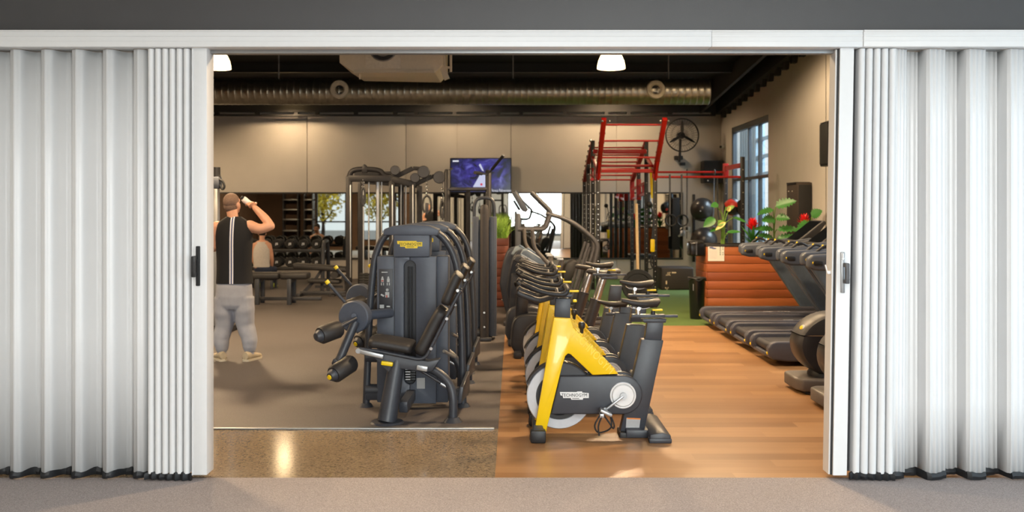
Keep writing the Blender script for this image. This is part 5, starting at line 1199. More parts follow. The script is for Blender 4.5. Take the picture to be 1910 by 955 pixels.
# black slab added in place of a dark reflection in the mirror
Y0 = 21.3; a, b = q(1254, 466, Y0), q(1268, 370, Y0); t = T('hanging_mat', 'long black exercise mat hanging in front of the mirror behind the rings', 'mat', (a.x, Y0, a.z))
t.part('mat_sheet', MB().box(((a + b) / 2), (b.x - a.x, .05, b.z - a.z), None, .015), MT['blackmatt']); mb = MB().cyl((a.x + .08, Y0, b.z - .02), (a.x + .08, YB - .03, b.z + .03), .012); mb.cyl((a.x, Y0, b.z), (b.x, Y0, b.z), .02); t.part('wall_hook', mb, MT['rig_black'])
t = T('wall_hook_arm', 'small steel hook arm sticking out beside the mirror end', 'hook', (qx(1269, YB), YB - .1, qz(438, YB)))
t.part('arm', MB().cyl((qx(1272, YB), YB, qz(436, YB)), (qx(1266, 21.3), 21.25, qz(440, 21.3)), .025), MT['silver']); t.part('wall_plate', MB().box((qx(1273, YB), YB - .015, qz(435, YB)), (.12, .03, .14), None, .01), MT['silver'])
# ------------------------------------------------------------------ jump box and bin
Y0 = 18.6; a, b = q(1232.5, 548, Y0), q(1294, 499, Y0); a.z = 0; t = T('jump_box', 'dark soft jump box marked 20 and 24, standing on the green turf', 'jump box', ((a.x + b.x) / 2, Y0, 0))
t.part('foam_block', MB().span((a.x, Y0, 0), (b.x, Y0 + .6, b.z), .03, 3), M('dark brown foam vinyl', (46, 38, 33), .6))
cw = M('tan print', (228, 204, 168), .6)
z_ = lambda x, y: q(x, y, Y0) + V((0, -.002, 0))
t.part('printed_number', MB().text('20"', z_(1246.5, 510.5), .1, xdir=(-1, 0, 0), ydir=(0, 0, -1), width=.095), cw)
t.part('printed_number', MB().text('24"', z_(1243.5, 540), .1, xdir=(0, 0, -1), ydir=(1, 0, 0), width=.1), cw)
mb = MB().box(z_(1257, 508.5), (.09, .002, .025), None); mb.box(z_(1243, 527), (.025, .002, .07)); mb.box(z_(1289, 546), (.07, .002, .04)); t.part('printed_mark', mb, cw)
Y0 = 13.72; xb = qx(1300, Y0); t = T('bin', 'tall black tapered bin beside the orange timber planter', 'bin', (xb, Y0, 0))
t.part('bin_body', MB().lathe([(0, 0), (.1, 0), (.105, .02), (.125, .6), (.132, .615), (.126, .62), (.118, .6), (.1, .1), (0, .1)], (xb, Y0, 0), n=36), M('gloss black plastic', (22, 22, 24), .25))
t.part('rim', MB().ring((xb, Y0, .615), .126, .011, (0, 0, 1), 40), MT['black'])
mb = MB().tube([V((xb + .13 * math.cos(a), Y0 + .13 * math.sin(a), .6 + .02 * math.sin(5 * a))) for a in [i * math.pi / 16 for i in range(32)]], .013, 6, closed=True); t.part('bin_liner', mb, MT['black_rubber'])
t.part('bin_tag', MB().box((xb - .075, Y0 - .1, .48), (.012, .006, .1)), MT['grey_alu'])
# ------------------------------------------------------------------ planters and plants
Y0 = 14.2; PX0, PX1, PZ = qx(1320, Y0), 4.9, qz(460, Y0)
t = T('timber_planter', 'long orange timber planter box behind the treadmills', 'planter', ((PX0 + PX1) / 2, 14.6, 0))
mb = MB(); nb = 8; bh = (PZ - .0) / nb
for k in range(nb):
    mb.m(k % 2); z = bh * k
    mb.span((PX0, Y0, z + .003), (PX1, Y0 + .025, z + bh - .003), .003); mb.span((PX0 - .025, Y0, z + .003), (PX0, Y0 + .8, z + bh - .003), .003); mb.span((PX0, Y0 + .78, z + .003), (PX1, Y0 + .8, z + bh - .003))
board = planks('orange boards', ((158, 84, 44), (128, 62, 32), (178, 106, 58)), bh, 0, 'Z', .45, 0, (1.6, 22, 50))
t.part('board_wall', mb, [board, board])
mb = MB().span((PX0 - .03, Y0 - .01, PZ), (PX1, Y0 + .07, PZ + .03), .004); mb.span((PX0 - .03, Y0 + .75, PZ), (PX1, Y0 + .81, PZ + .03), .004); mb.span((PX0 - .03, Y0, PZ), (PX0 + .05, Y0 + .8, PZ + .03), .004); t.part('rim', mb, MT['rig_black'])
t.part('soil_bed', MB().span((PX0 + .02, Y0 + .03, PZ - .1), (PX1 - .01, Y0 + .77, PZ + .01)), MT['soil'])
a, b = q(1320.5, 487, Y0 - .01), q(1351, 457.5, Y0 - .01); t = T('notice_sheet', 'white printed notice sheet fixed on the corner of the timber planter', 'notice', (a.x, Y0 - .005, a.z))
t.part('sheet', MB().span((a.x, Y0 - .008, a.z), (b.x, Y0 - .002, b.z)), MT['paper']); n_ = lambda x, y: q(x, y, Y0 - .0085)
mb = MB().m(0).ball(n_(1327, 462), (.035, .001, .014)); mb.ball(n_(1332, 463.5), (.035, .001, .012)); mb.m(1)
for k in range(8): mb.box(n_(1330, 468 + 2 * k), (.13, .001, .004))
mb.m(2)
for k in range(5):
    mb.box(n_(1343.5, 461 + 3.5 * k), (.018, .001, .018)); mb.box(n_(1348.3, 461 + 3.5 * k), (.02, .001, .012)) if k != 2 else None
t.part('printing', mb, [M('blue print', (90, 100, 150), .6), M('light grey print', (196, 190, 190), .6), M('green grey print', (110, 130, 120), .6)])
t = T('mounted_towel_dispenser', 'black glossy dispenser box fixed to the end of the timber planter', 'dispenser', (PX0 - .14, Y0 + .1, qz(478, Y0)))
a, b = q(1287, 478, Y0), q(1317, 452, Y0); t.part('housing', MB().span((a.x, Y0 + .0, a.z), (PX0 - .03, Y0 + .28, b.z), .03, 3), M('gloss black', (20, 20, 22), .2)); t.part('lid', MB().ball(((a.x + PX0) / 2 - .02, Y0 + .14, b.z), (.12, .13, .035)), MT['black']); t.part('chrome_strip', MB().span((q(1298, 0, Y0).x, Y0 - .006, a.z + .02), (q(1300, 0, Y0).x, Y0 + .01, b.z)), MT['chrome'])
# grass planter
Yg = 15.4; gx0, gx1, gz = -.62, -.09, qz(444, Yg)
t = T('grass_planter', 'red-brown boarded planter box under the grass, beside the pulley column', 'planter', ((gx0 + gx1) / 2, 16.5, 0))
mb = MB(); nb = 9; bh = gz / nb
rb = planks('red brown boards', ((126, 68, 50), (100, 52, 38), (146, 86, 64)), bh, 0, 'Z', .5, 0, (2, 22, 50))
for k in range(nb):
    z = bh * k; mb.span((gx0, Yg, z + .004), (gx1, Yg + .03, z + bh - .004), .003); mb.span((gx1 - .03, Yg + .03, z + .004), (gx1, Yg + 2.4, z + bh - .004), .003); mb.span((gx0, Yg + .03, z + .004), (gx0 + .03, Yg + 2.4, z + bh - .004), .003); mb.span((gx0, Yg + 2.37, z + .004), (gx1, Yg + 2.4, z + bh - .004))
t.part('board_wall', mb, rb); t.part('soil_bed', MB().span((gx0 + .03, Yg + .03, gz - .12), (gx1 - .03, Yg + 2.37, gz - .03)), MT['soil'])
mb = MB()
for z in (.12, .36):
    mb.ball((gx1 - .1, Yg - .005, z), .018)
t.part('board_screw', mb, MT['bolt'])
rnd = random.Random(3); bmg = bmesh.new()
for i in range(900):
    x, y = rnd.uniform(gx0 + .04, gx1 - .03), Yg + .06 + 2.2 * rnd.random() ** 1.7; h = rnd.uniform(.16, .46); a = rnd.uniform(0, 6.3); lx, ly = rnd.gauss(0, .1), rnd.gauss(0, .08); w = .008
    d = V((math.cos(a), math.sin(a), 0)) * w; b0 = V((x, y, gz - .04)); m_ = b0 + V((lx * .35, ly * .35, h * .6)); e_ = b0 + V((lx, ly, h))
    v = [bmg.verts.new(c) for c in (b0 - d, b0 + d, m_ + d * .8, m_ - d * .8, e_)]; bmg.faces.new((v[0], v[1], v[2], v[3])); bmg.faces.new((v[3], v[2], v[4]))
mb = MB(); mb.bm.free(); mb.bm = bmg
o = single('planter_grass', 'bright green artificial grass growing out of the red-brown planter', 'grass', mb, MT['grass'], ((gx0 + gx1) / 2, 16.5, gz - .04), kind='stuff')
# leaf shapes
def leafblade(mb, base, tip, w, nrm, droop=0, split=0, fold=.15, n=10):
    base, tip = V(base), V(tip); d = tip - base; L_ = d.length; x = d.normalized(); s = x.cross(V(nrm)).normalized(); up = s.cross(x)
    rows = []
    for i in range(n + 1):
        u = i / n; ww = w * (math.sin(math.pi * u ** .75) ** .8 if 0 < u < 1 else 0) + .001
        if split and i % 2 and 0 < u < 1: ww *= 1 - split
        c = base + d * u - V((0, 0, 1)) * droop * u * u
        rows.append([c + s * ww + up * fold * ww, c + s * ww * .5 + up * fold * ww * .4, c, c - s * ww * .5 + up * fold * ww * .4, c - s * ww + up * fold * ww])
    mb.grid(rows)
def plant(name, lab, x, y, grp=None): return T(name, lab, 'plant', (x, y, PZ + .005), grp)
def monstera(x, y, specs, lab, split=.45):
    t = plant('monstera_plant', lab, x, y); mbs = MB()
    for (dx, dz, ln, an, w, dr) in specs:
        b = V((x + dx * .25, y - .05, PZ + dz - .04)); e = V((x + dx, y - .1, PZ + dz + dr))
        mbs.tube(spline([(x + dx * .05, y, PZ - .02), (x + dx * .08, y, PZ + dz * .6), b], 5), .007, 6)
        mb = MB(); leafblade(mb, b, b + V((ln * math.cos(an), -.12, ln * math.sin(an))), w, (0, -.75, .66), .05, split, .2, 14); t.part('leaf', mb, MT['leaf'])
    t.part('stem', mbs, MT['leaf2'])
mx, my = qx(1444, 14.6), 14.6
monstera(mx, my, [(-.12, .62, .3, R(188), .075, 0), (.02, .66, .34, R(25), .12, .1), (-.03, .46, .24, R(175), .12, 0), (.05, .48, .2, R(10), .1, 0), (-.1, .30, .36, R(172), .08, 0), (.1, .3, .36, R(6), .085, 0), (-.08, .15, .32, R(160), .08, 0), (.08, .15, .34, R(15), .08, 0)], 'green monstera plant with notched leaves standing in front of the tall window edge')
mx2 = qx(1540, 14.45); monstera(min(mx2, 4.7), 14.4, [(-.05, .42, .3, R(200), .1, 0), (-.03, .5, .2, R(50), .1, 0), (-.02, .34, .2, R(170), .08, 0)], 'green leafy plant at the planter end beside the white door post', .3)
def bromeliad(px, py0, py1, Y, lab):
    x, y = qx(px, Y), Y; t = plant('bromeliad', lab, x, y, 'red bromeliads'); zb = PZ + .01; z1 = qz(py0, Y)
    mb = MB()
    for i in range(16):
        a = i * 2.4; r_ = .1 + .07 * (i % 3); h = .12 + .014 * i; leafblade(mb, (x, y, zb + .004 * i), (x + r_ * math.cos(a), y + r_ * math.sin(a), zb + h), .026, (-math.cos(a), -math.sin(a), 1), .01, 0, .3, 8)
    t.part('leaf_rosette', mb, MT['leaf']); mb = MB()
    zc = qz(py1, Y)
    for i in range(30):
        a = i * 2.4; k = i / 29; r_ = .03 + .105 * (1 - k * .75); h = (z1 - zc) * (.45 + .55 * k); b = (x, y, zc + .05 * k); leafblade(mb, b, (x + r_ * math.cos(a), y + r_ * math.sin(a), zc + h), .02, (-math.cos(a), -math.sin(a), .6), 0, 0, .35, 6)
    t.part('red_bract', mb, MT['redflower']); t.part('stem', MB().cyl((x, y, zb - .02), (x, y, zc + .08), .014), MT['leaf'])
bromeliad(1404, 404, 431, 14.5, 'red-flowered bromeliad standing in front of the window, nearer the notice sheet')
bromeliad(1500, 397, 424, 14.45, 'red-flowered bromeliad standing in front of the tall black wall box')
# broad-leaved arum with pale flowers
x, y = qx(1348, 14.6), 14.6; t = plant('arum_plant', 'leggy plant with broad green and yellow leaves above the notice sheet', x, y)
p = lambda px, py, d=0: q(px, py, y) + V((0, d, 0))
stems = [((1345, 455), (1344, 420), (1330, 408)), ((1346, 455), (1346, 400), (1328, 382)), ((1348, 455), (1349, 410), (1352, 386)), ((1350, 455), (1350, 420), (1368, 405)), ((1349, 455), (1352, 440), (1358, 432)), ((1347, 455), (1345, 430), (1338, 425)), ((1351, 455), (1352, 410), (1360, 388))]
mb = MB()
for s in stems: mb.tube(spline([p(*s[0]), p(*s[1], -.03), p(*s[2], -.08)], 5), .008, 6)
t.part('stem', mb, MT['leaf2'])
def lf(b, e, w, m, nr=(0, -.9, .45), nm='leaf'):
    mb = MB(); leafblade(mb, p(*b, -.1), p(*e, -.16), w, nr, .01, 0, .15, 10); t.part(nm, mb, MT[m])
lf((1331, 407), (1308, 422), .075, 'leaf'); lf((1337, 381), (1321, 384), .05, 'leaf'); lf((1365, 405), (1388, 414), .045, 'leaf', (0, -.5, .86)); lf((1353, 433), (1378, 431), .05, 'leaf', (0, -.5, .86)); lf((1342, 425), (1319, 431), .05, 'leaf', (0, -.4, .9)); lf((1345, 412), (1335, 420), .05, 'leaf2'); lf((1352, 392), (1366, 383), .04, 'leaf2')
yf = M('pale yellow spathe', (222, 206, 130), .5, var=.15)
for b, e in (((1350, 414), (1330, 429)), ((1354, 394), (1358, 385))):
    mb = MB(); leafblade(mb, p(*b, -.12), p(*e, -.16), .035, (0, -.9, .4), 0, 0, .5, 8); t.part('pale_flower', mb, yf)
# ------------------------------------------------------------------ people
def remesh(mb, voxel, smooth=4, fac=.5):
    me = bpy.data.meshes.new('tmp'); mb.bm.to_mesh(me); mb.bm.free(); o = bpy.data.objects.new('tmp', me); COL.objects.link(o)
    r = o.modifiers.new('r', 'REMESH'); r.mode = 'VOXEL'; r.voxel_size = voxel
    s = o.modifiers.new('s', 'SMOOTH'); s.factor = fac; s.iterations = smooth
    dg = bpy.context.evaluated_depsgraph_get(); m2 = bpy.data.meshes.new_from_object(o.evaluated_get(dg)); bpy.data.objects.remove(o)
    x = MB(); x.mesh(m2); return x
def limb(mb, pts, rad, n=16, k=5, sq=1.0):
    mb.tube(spline(pts, k), vspline(rad, k), n, sq=sq); mb.ball(pts[0], rad[0] * .97, seg=14); mb.ball(pts[-1], rad[-1] * .97, seg=14)
def oval(c, rx, ry, n=28, p=1.0):
    return [V((c[0] + rx * math.copysign(abs(math.cos(2 * math.pi * j / n)) ** p, math.cos(2 * math.pi * j / n)), c[1] + ry * math.copysign(abs(math.sin(2 * math.pi * j / n)) ** p, math.sin(2 * math.pi * j / n)), c[2])) for j in range(n)]
def head(mb, c, fwd, up, s=1.0):
    """skull, jaw, nose, brow, lips and ears about centre c"""
    f = V(fwd).normalized(); u = V(up); u = (u - f * u.dot(f)).normalized(); r = f.cross(u)
    Mx = Matrix((r, f, u)).transposed(); rot = Mx.to_euler()
    L = lambda x, y, z: V(c) + (r * x + f * y + u * z) * s
    mb.ball(L(0, -.012, .03), (.077 * s, .096 * s, .092 * s), rot, 28); mb.ball(L(0, .02, -.03), (.064 * s, .078 * s, .085 * s), rot, 24); mb.ball(L(0, .05, -.085), (.04 * s, .04 * s, .03 * s), rot, 16)
    mb.tube([L(0, .085, .03), L(0, .108, -.015), L(0, .092, -.03)], [.009 * s, .014 * s, .012 * s], 10)
    mb.ball(L(0, .085, -.058), (.022 * s, .012 * s, .009 * s), rot, 12); mb.ball(L(0, .072, .038), (.055 * s, .02 * s, .012 * s), rot, 14)
    for q_ in (-1, 1): mb.ball(L(q_ * .079, -.012, -.005), (.012 * s, .022 * s, .032 * s), rot, 14)
    return L, rot
def hand(mb, wrist, d, palmn, curl=.6, s=1.0):
    """palm, four unequal bent fingers and a thumb leaving the side of the palm"""
    d = V(d).normalized(); n = V(palmn); n = (n - d * n.dot(d)).normalized(); x = d.cross(n); w = V(wrist)
    Mx = Matrix((x, n, d)).transposed(); mb.ball(w + d * .045 * s, (.04 * s, .018 * s, .052 * s), Mx.to_euler(), 16)
    for i, ln in enumerate((.066, .076, .071, .055)):
        b = w + d * .085 * s + x * (-.028 + .019 * i) * s; pts = [b - d * .03 * s, b]; a = 0; c = b
        for k in (.45, .32, .25):
            a += curl; c = c + (d * math.cos(a) + n * math.sin(a)) * ln * k * s; pts.append(c)
        mb.tube(pts, [.0095 * s, .0095 * s, .009 * s, .008 * s, .0065 * s], 8)
    b = w + d * .03 * s - x * .035 * s; mb.tube([b, b - x * .025 * s + d * .02 * s + n * .012 * s, b - x * .03 * s + d * .045 * s + n * .03 * s, b - x * .02 * s + d * .062 * s + n * .042 * s], [.013 * s, .012 * s, .01 * s, .008 * s], 8)
# --- man drinking
Y0 = 9.95; p = lambda x, y, d=0: q(x, y, Y0) + V((0, d, 0))
t = T('person', 'man in black tank top with white stripes and grey track pants, standing and drinking', 'person', (qx(438, Y0), Y0, 0))
mb = MB()
hc = p(433, 381, .015); L_, hrot = head(mb, hc, (.35, .9, .22), (.0, -.2, 1))
limb(mb, [p(433, 393, -.01), p(435, 404, -.015), p(436, 416, -.01)], [.06, .06, .078])
tor = [(436, 408, .085, .06), (436, 415, .15, .085), (436.5, 424, .19, .1), (437, 440, .195, .115), (437, 470, .178, .112), (437, 500, .168, .108), (437, 527, .172, .112), (437, 545, .175, .115), (437, 560, .15, .1)]
mb.rings([oval(p(x, y), rx, ry, p=.85) for x, y, rx, ry in tor])
# right arm up, hand with bottle at the mouth
limb(mb, [p(466, 421), p(484, 427, -.0), p(504, 422, .02)], [.062, .056, .046]); limb(mb, [p(504, 422, .02), p(491, 407, .06), p(471, 388, .1)], [.047, .047, .033])
hand(mb, p(470, 387, .102), p(456, 376, .14) - p(470, 387, .102), (-.5, .55, -.1), .75, 1.05)
# left arm down, forearm forward
limb(mb, [p(405, 422), p(398, 441, -.01), p(398, 463, -.01)], [.06, .052, .043]); limb(mb, [p(398, 463, -.01), p(401, 461, .12), p(407, 457, .24)], [.044, .041, .028])
hand(mb, p(407, 457, .24), (.25, .9, .15), (.7, 0, .2), .55)
# legs inside the pants down to the feet
for s, hx, kx, fx in ((-1, 420, 415, 415), (1, 454, 461, 466)):
    limb(mb, [p(hx, 550), p(kx, 600, .01), p(fx, 655, 0)], [.085, .055, .04])
sk = remesh(mb, .0075, 3); body = t.part('body', sk, MT['skin'], ang=180)
mb = MB(); mb.ball(L_(0, -.02, .037), (.079, .096, .092), hrot, 28); mb.ball(L_(0, -.034, -.012), (.0735, .078, .08), hrot, 24); bmesh.ops.delete(mb.bm, geom=[v for v in mb.bm.verts if (v.co - L_(0, .03, .03)).dot(L_(0, .8, -.55) - L_(0, 0, 0)) > .015], context='VERTS')
h = t.part('hair', mb, MT['hair'], ang=180)
for q_ in (-1, 1):
    pass
mb = MB().m(0)
for q_ in (-1, 1): mb.ball(L_(q_ * .03, .079, .022), (.013, .007, .008), hrot, 12)
t.part('eye', mb, M('eye white', (220, 215, 210), .3))
# tank top
stripe = M('black jersey with white stripes', (15, 15, 19), .85, bump=.1, bscale=60); N, L, b = nodes(stripe)
tc = N.new('ShaderNodeTexCoord'); sp_ = N.new('ShaderNodeSeparateXYZ'); L.new(tc.outputs['Object'], sp_.inputs[0])
ge = N.new('ShaderNodeNewGeometry'); sn = N.new('ShaderNodeSeparateXYZ'); L.new(ge.outputs['Normal'], sn.inputs[0])
ax = math_n(N, L, 'ABSOLUTE', math_n(N, L, 'ADD', sp_.outputs['X'], -.002)); on = math_n(N, L, 'MULTIPLY', math_n(N, L, 'GREATER_THAN', ax, .007), math_n(N, L, 'LESS_THAN', ax, .02)); on = math_n(N, L, 'MULTIPLY', on, math_n(N, L, 'LESS_THAN', sn.outputs['Y'], -.3))
ed = math_n(N, L, 'MULTIPLY', math_n(N, L, 'LESS_THAN', ax, .024), math_n(N, L, 'LESS_THAN', sn.outputs['Y'], -.3))
old = b.inputs['Base Color'].links[0].from_socket
c = mixc(N, L, ed, old, lin((56, 70, 120))); c = mixc(N, L, on, c, lin((225, 225, 228))); L.new(c, b.inputs['Base Color'])
mb = MB(); top = [(436.5, 404, .08, .066), (436.5, 409, .125, .085), (436.5, 415, .168, .1), (436.5, 424, .19, .112), (437, 440, .206, .128), (437, 470, .19, .124), (437, 500, .184, .122), (438, 520, .194, .132), (438, 528, .198, .136)]
rs = [oval(p(x, y, -.003), rx, ry, 40, .85) for x, y, rx, ry in top]
for i, r_ in enumerate(rs):
    for j, v in enumerate(r_): v.y += .006 * math.sin(9 * v.x + i * 1.3) * min(1, i / 5)
mb.rings(rs, cap=False); o = t.part('tank_top', mb, stripe, ang=180); md = o.modifiers.new('sub', 'SUBSURF'); md.levels = md.render_levels = 1
# track pants
mb = MB(); mb.rings([oval(p(x, y), rx, ry, p=.85) for x, y, rx, ry in ((437, 522, .178, .12), (437, 535, .19, .132), (437, 552, .198, .138), (437, 568, .185, .13), (437, 576, .14, .11))])
rnd = random.Random(5)
for hx, kx, cx_, fx in ((420, 418, 413, 414), (454, 457, 465, 466)):
    pts = [p(hx, 555), p(hx + (kx - hx) * .5, 580, .0), p(kx, 605, .015), p(cx_, 630, 0), p(fx, 646, -.005), p(fx, 656, -.005)]
    sp2 = spline(pts, 7); rr = vspline([.115, .112, .099, .087, .075, .055], 7); rr = [r_ * (1 + .018 * math.sin(i * 1.1 + fx)) for i, r_ in enumerate(rr)]
    mb.tube(sp2, rr, 18)
x = remesh(mb, .009, 3); t.part('track_pants', x, MT['pants'], ang=180)
mb = MB()
for fx in (414, 466): mb.tube([p(fx, 651, -.005), p(fx, 660, -.005)], [.052, .046], 18)
t.part('cuff', mb, MT['pants'])
for fx, an in ((411, R(128)), (467, R(72))):
    c = V((qx(fx, Y0), Y0, 0)); d = V((math.cos(an), math.sin(an), 0)); s_ = V((-d.y, d.x, 0)); rs = []
    for u, w, h_ in ((-.1, .02, .03), (-.095, .036, .085), (-.05, .04, .098), (0, .042, .09), (.07, .047, .062), (.13, .046, .05), (.175, .03, .038), (.185, .012, .022)):
        rs.append([c + d * u + s_ * w * math.cos(2 * math.pi * j / 16) + V((0, 0, max(.012, h_ / 2 + .014 + h_ / 2 * math.sin(2 * math.pi * j / 16)))) for j in range(16)])
    mb = MB().m(0).rings(rs); mb.m(1)
    mb.rings([[c + d * (u * 1.02) + s_ * w * 1.1 * sg + V((0, 0, z)) for sg, z in ((-1, 0), (1, 0), (1, .022), (-1, .022))] for u, w in ((-.105, .02), (-.09, .038), (0, .043), (.08, .049), (.14, .047), (.19, .02))])
    t.part('shoe', mb, [MT['shoe'], M('pale sole', (190, 180, 160), .6) if fx == 411 else bpy.data.materials['pale sole']])
bt = T('drinking_bottle', 'white drinking bottle held to the mouth by the man in the black tank top', 'bottle', p(455, 378, .17))
a, e = p(456, 380, .18), p(447, 371, .15); dd = (e - a).normalized()
bt.part('bottle_body', MB().lathe([(0, -.01), (.03, -.008), (.034, .0), (.034, .075), (.028, .09), (0, .09)], a, dd, 20), MT['white']); bt.part('bottle_cap', MB().lathe([(0, .088), (.02, .088), (.018, .112), (.01, .118), (0, .118)], a, dd, 16), MT['black'])
# --- seated person
Y0 = 18.9
t = T('person', 'person in pale grey tank top and dark leggings, sitting beyond the drinking man', 'person', (qx(492, Y0), Y0, 0))
mb = MB(); hc = p(488, 436, .05); L_, hrot = head(mb, hc, (-.1, .96, -.25), (0, .25, 1), .95)
limb(mb, [p(488, 441, .02), p(489, 450, 0)], [.05, .06])
mb.rings([oval(p(x, y, d), rx, ry, p=.85) for x, y, rx, ry, d in ((489, 449, .1, .065, 0), (489, 454, .165, .09, 0), (489, 463, .18, .1, -.01), (488, 475, .165, .1, -.01), (488, 488, .15, .1, 0), (488, 498, .16, .11, .02), (489, 505, .16, .12, .05))])
limb(mb, [p(502, 457), p(505, 471, .02), p(506, 486, .06)], [.052, .045, .038]); limb(mb, [p(506, 486, .06), p(503, 496, .16), p(500, 500, .24)], [.038, .034, .025]); hand(mb, p(500, 500, .24), (-.2, .9, -.2), (0, -.2, -1), .5)
limb(mb, [p(475, 457), p(471, 471, .02), p(470, 486, .06)], [.052, .045, .038]); limb(mb, [p(470, 486, .06), p(474, 496, .16), p(478, 500, .24)], [.038, .034, .025]); hand(mb, p(478, 500, .24), (.2, .9, -.2), (0, -.2, -1), .5)
t.part('body', remesh(mb, .01, 3), MT['skin'], ang=180)
mb = MB(); mb.ball(L_(0, -.022, .035), (.083, .098, .096), hrot, 24); bmesh.ops.delete(mb.bm, geom=[v for v in mb.bm.verts if (v.co - L_(0, .03, .03)).dot(L_(0, .8, -.5) - L_(0, 0, 0)) > .02], context='VERTS'); mb.ball(L_(0, -.1, .03), (.035, .04, .04)); t.part('hair', mb, M('dark hair', (34, 28, 26), .7, var=.2), ang=180)
mb = MB().rings([oval(p(x, y, d), rx, ry, 36, .85) for x, y, rx, ry, d in ((489, 451, .12, .08, 0), (489, 456, .155, .1, 0), (489, 464, .172, .114, -.01), (488, 475, .176, .114, -.01), (488, 490, .165, .114, 0), (488, 498, .172, .124, .02))], cap=False); t.part('tank_top', mb, MT['grey_top'], ang=180)
mb = MB(); mb.rings([oval(p(x, y, d), rx, ry) for x, y, rx, ry, d in ((488, 494, .165, .12, .02), (489, 502, .185, .14, .05), (489, 508, .17, .13, .07))])
for x0, x1 in ((481, 476), (497, 501)):
    zk = qz(503, Y0); limb(mb, [p(x0, 503, .06), V((qx(x1, Y0), Y0 + .25, zk)), V((qx(x1, Y0), Y0 + .46, zk - .02))], [.085, .075, .06]); limb(mb, [V((qx(x1, Y0), Y0 + .46, zk - .03)), V((qx(x1, Y0), Y0 + .44, .25)), V((qx(x1, Y0), Y0 + .42, .09))], [.06, .055, .038])
t.part('leggings', remesh(mb, .011, 3), MT['jeans'], ang=180)
for x1 in (476, 501):
    mb = MB().ball((qx(x1, Y0), Y0 + .48, .05), (.045, .13, .05)); mb.box((qx(x1, Y0), Y0 + .48, .012), (.085, .25, .024), None, .01); t.part('shoe', mb, M('lime trainers', (186, 196, 80), .6) if x1 == 476 else bpy.data.materials['lime trainers'])
zs = qz(508, Y0) - .09
t = T('bench', 'low black bench under the seated person in the grey tank top', 'bench', (qx(489, Y0), Y0 + .1, 0))
t.part('pad', MB().span((qx(489, Y0) - .3, Y0 - .2, zs - .06), (qx(489, Y0) + .3, Y0 + .22, zs), .025, 3), MT['uphol'])
for x in (-.24, .24):
    for y in (-.15, .17): t.part('leg', MB().span((qx(489, Y0) + x - .025, Y0 + y - .025, 0), (qx(489, Y0) + x + .025, Y0 + y + .025, zs - .05), .004), MT['char'])
# ------------------------------------------------------------------ light
def light(name, kind, loc, e, col, size=None, rot=None, sy=None):
    l = bpy.data.lights.new(name, kind); l.energy = e; l.color = col; o = bpy.data.objects.new(name, l); COL.objects.link(o); o.location = loc
    if kind == 'AREA':
        l.size = size
        if sy: l.shape = 'RECTANGLE'; l.size_y = sy
    elif size: l.shadow_soft_size = size
    if rot: o.rotation_euler = rot
    return o
WARM = (1.0, .72, .43)
def lampl(x, y, z, e):
    o = light('lamp_light', 'SPOT', (x, y, z), e, WARM, .16); o.data.spot_size = R(164); o.data.spot_blend = .35; return o
for (x, y, z), e in zip(LAMPS, (1050, 1050, 120)): lampl(x, y, z + .03, e)
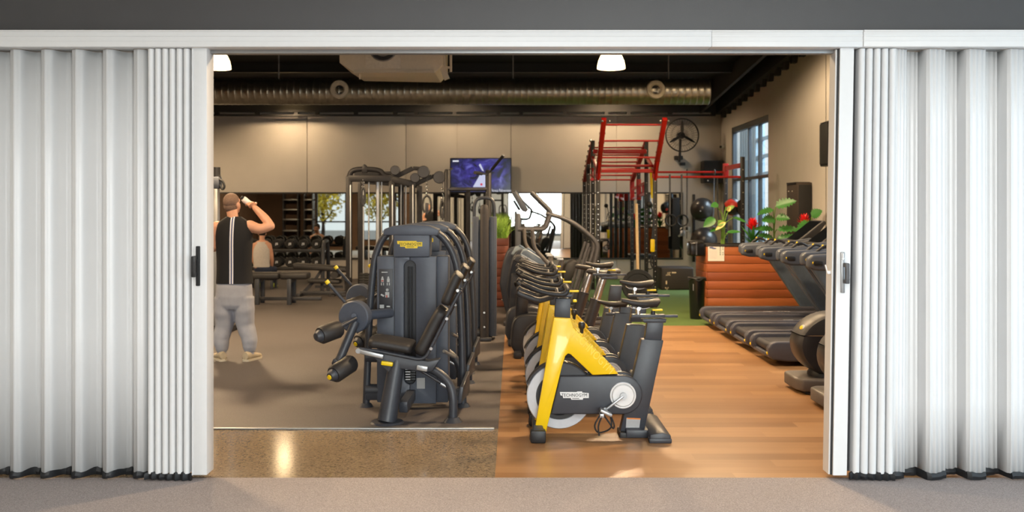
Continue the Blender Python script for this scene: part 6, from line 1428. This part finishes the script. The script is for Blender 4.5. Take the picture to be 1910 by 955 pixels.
# further hall lamps without fixtures; those near right and back walls added as fill
for (x, y, z, e) in ((-3.9, 8.0, 4.3, 620), (1.28, 8.0, 4.3, 640), (3.0, 13.4, 4.5, 520), (-8.6, 12, 3.9, 600), (-8.6, 18, 4.2, 600), (2.2, 20.4, 4.4, 190), (-1.4, 20.4, 4.4, 120)):
    lampl(x, y, z, e)
COOL = (.93, .965, 1.0)
light('ceiling_light', 'AREA', (.2, .6, 3.36), 330, (1, .985, .96), 6.0, (0, 0, 0), 4.5)  # unseen fill added to brighten the doors and carpet, no fixture modelled
light('daylight', 'AREA', (1.9, -4.8, 1.7), 720, (.97, .98, 1.0), 4.4, (R(90), 0, 0), 2.6)
light('daylight', 'AREA', (5.75, 2.4, 1.7), 170, (.6, .79, 1.0), 4.2, (R(90), 0, R(90)), 2.5)
def aim(name, loc, to, e, col, sx, sy):
    o = light(name, 'AREA', loc, e, col, sx, None, sy); o.rotation_euler = (V(to) - V(loc)).to_track_quat('-Z', 'Y').to_euler(); return o
aim('daylight', (XR + 2.6, 19.0, 5.0), (XR - 1.5, 18.8, .6), 1000, (.66, .82, 1.0), 3.2, 2.2)
aim('daylight', (XR + 2.6, 8.9, 4.8), (XR - 1.5, 9.0, .6), 600, (.75, .87, 1.0), 3.2, 2.2)
aim('daylight', (-6.35, 3.4, 4.4), (-6.0, 9.5, .6), 1100, (1, .95, .86), 3.6, 2)
w = bpy.data.worlds.new('sky'); SC.world = w; w.use_nodes = True; N = w.node_tree.nodes; L = w.node_tree.links
bg = N['Background']; sk = N.new('ShaderNodeTexSky'); sk.sky_type = 'HOSEK_WILKIE'; sk.sun_direction = (-.3, -.6, .75); sk.turbidity = 5
mx = N.new('ShaderNodeMix'); mx.data_type = 'RGBA'; mx.inputs[0].default_value = .75; L.new(sk.outputs[0], mx.inputs[6]); mx.inputs[7].default_value = (1, 1.02, 1.06, 1)
L.new(mx.outputs[2], bg.inputs['Color']); bg.inputs['Strength'].default_value = 1.8
# ------------------------------------------------------------------ camera
cam = bpy.data.cameras.new('camera'); co = bpy.data.objects.new('camera', cam); COL.objects.link(co)
co.location = (0, 0, EYE); co.rotation_euler = (R(90), 0, 0)
cam.sensor_fit = 'HORIZONTAL'; cam.sensor_width = 36; cam.lens = 36 * F / 1910
cam.shift_x = -(CX - 955) / 1910; cam.shift_y = (CY - 477.5) / 1910
cam.clip_end = 200; cam.clip_start = .05
cam.dof.use_dof = True; cam.dof.focus_distance = 6.6; cam.dof.aperture_fstop = 2.4
SC.camera = co
SC.view_settings.view_transform = 'Standard'; SC.view_settings.look = 'None'; SC.view_settings.gamma = 1; SC.view_settings.use_curve_mapping = False
SC.view_settings.exposure = -.14
SC.cycles.use_denoising = True; SC.cycles.max_bounces = 8; SC.cycles.sample_clamp_indirect = 6; SC.cycles.caustics_reflective = False; SC.cycles.caustics_refractive = False
for m in bpy.data.materials:
    if '_' in m: del m['_']
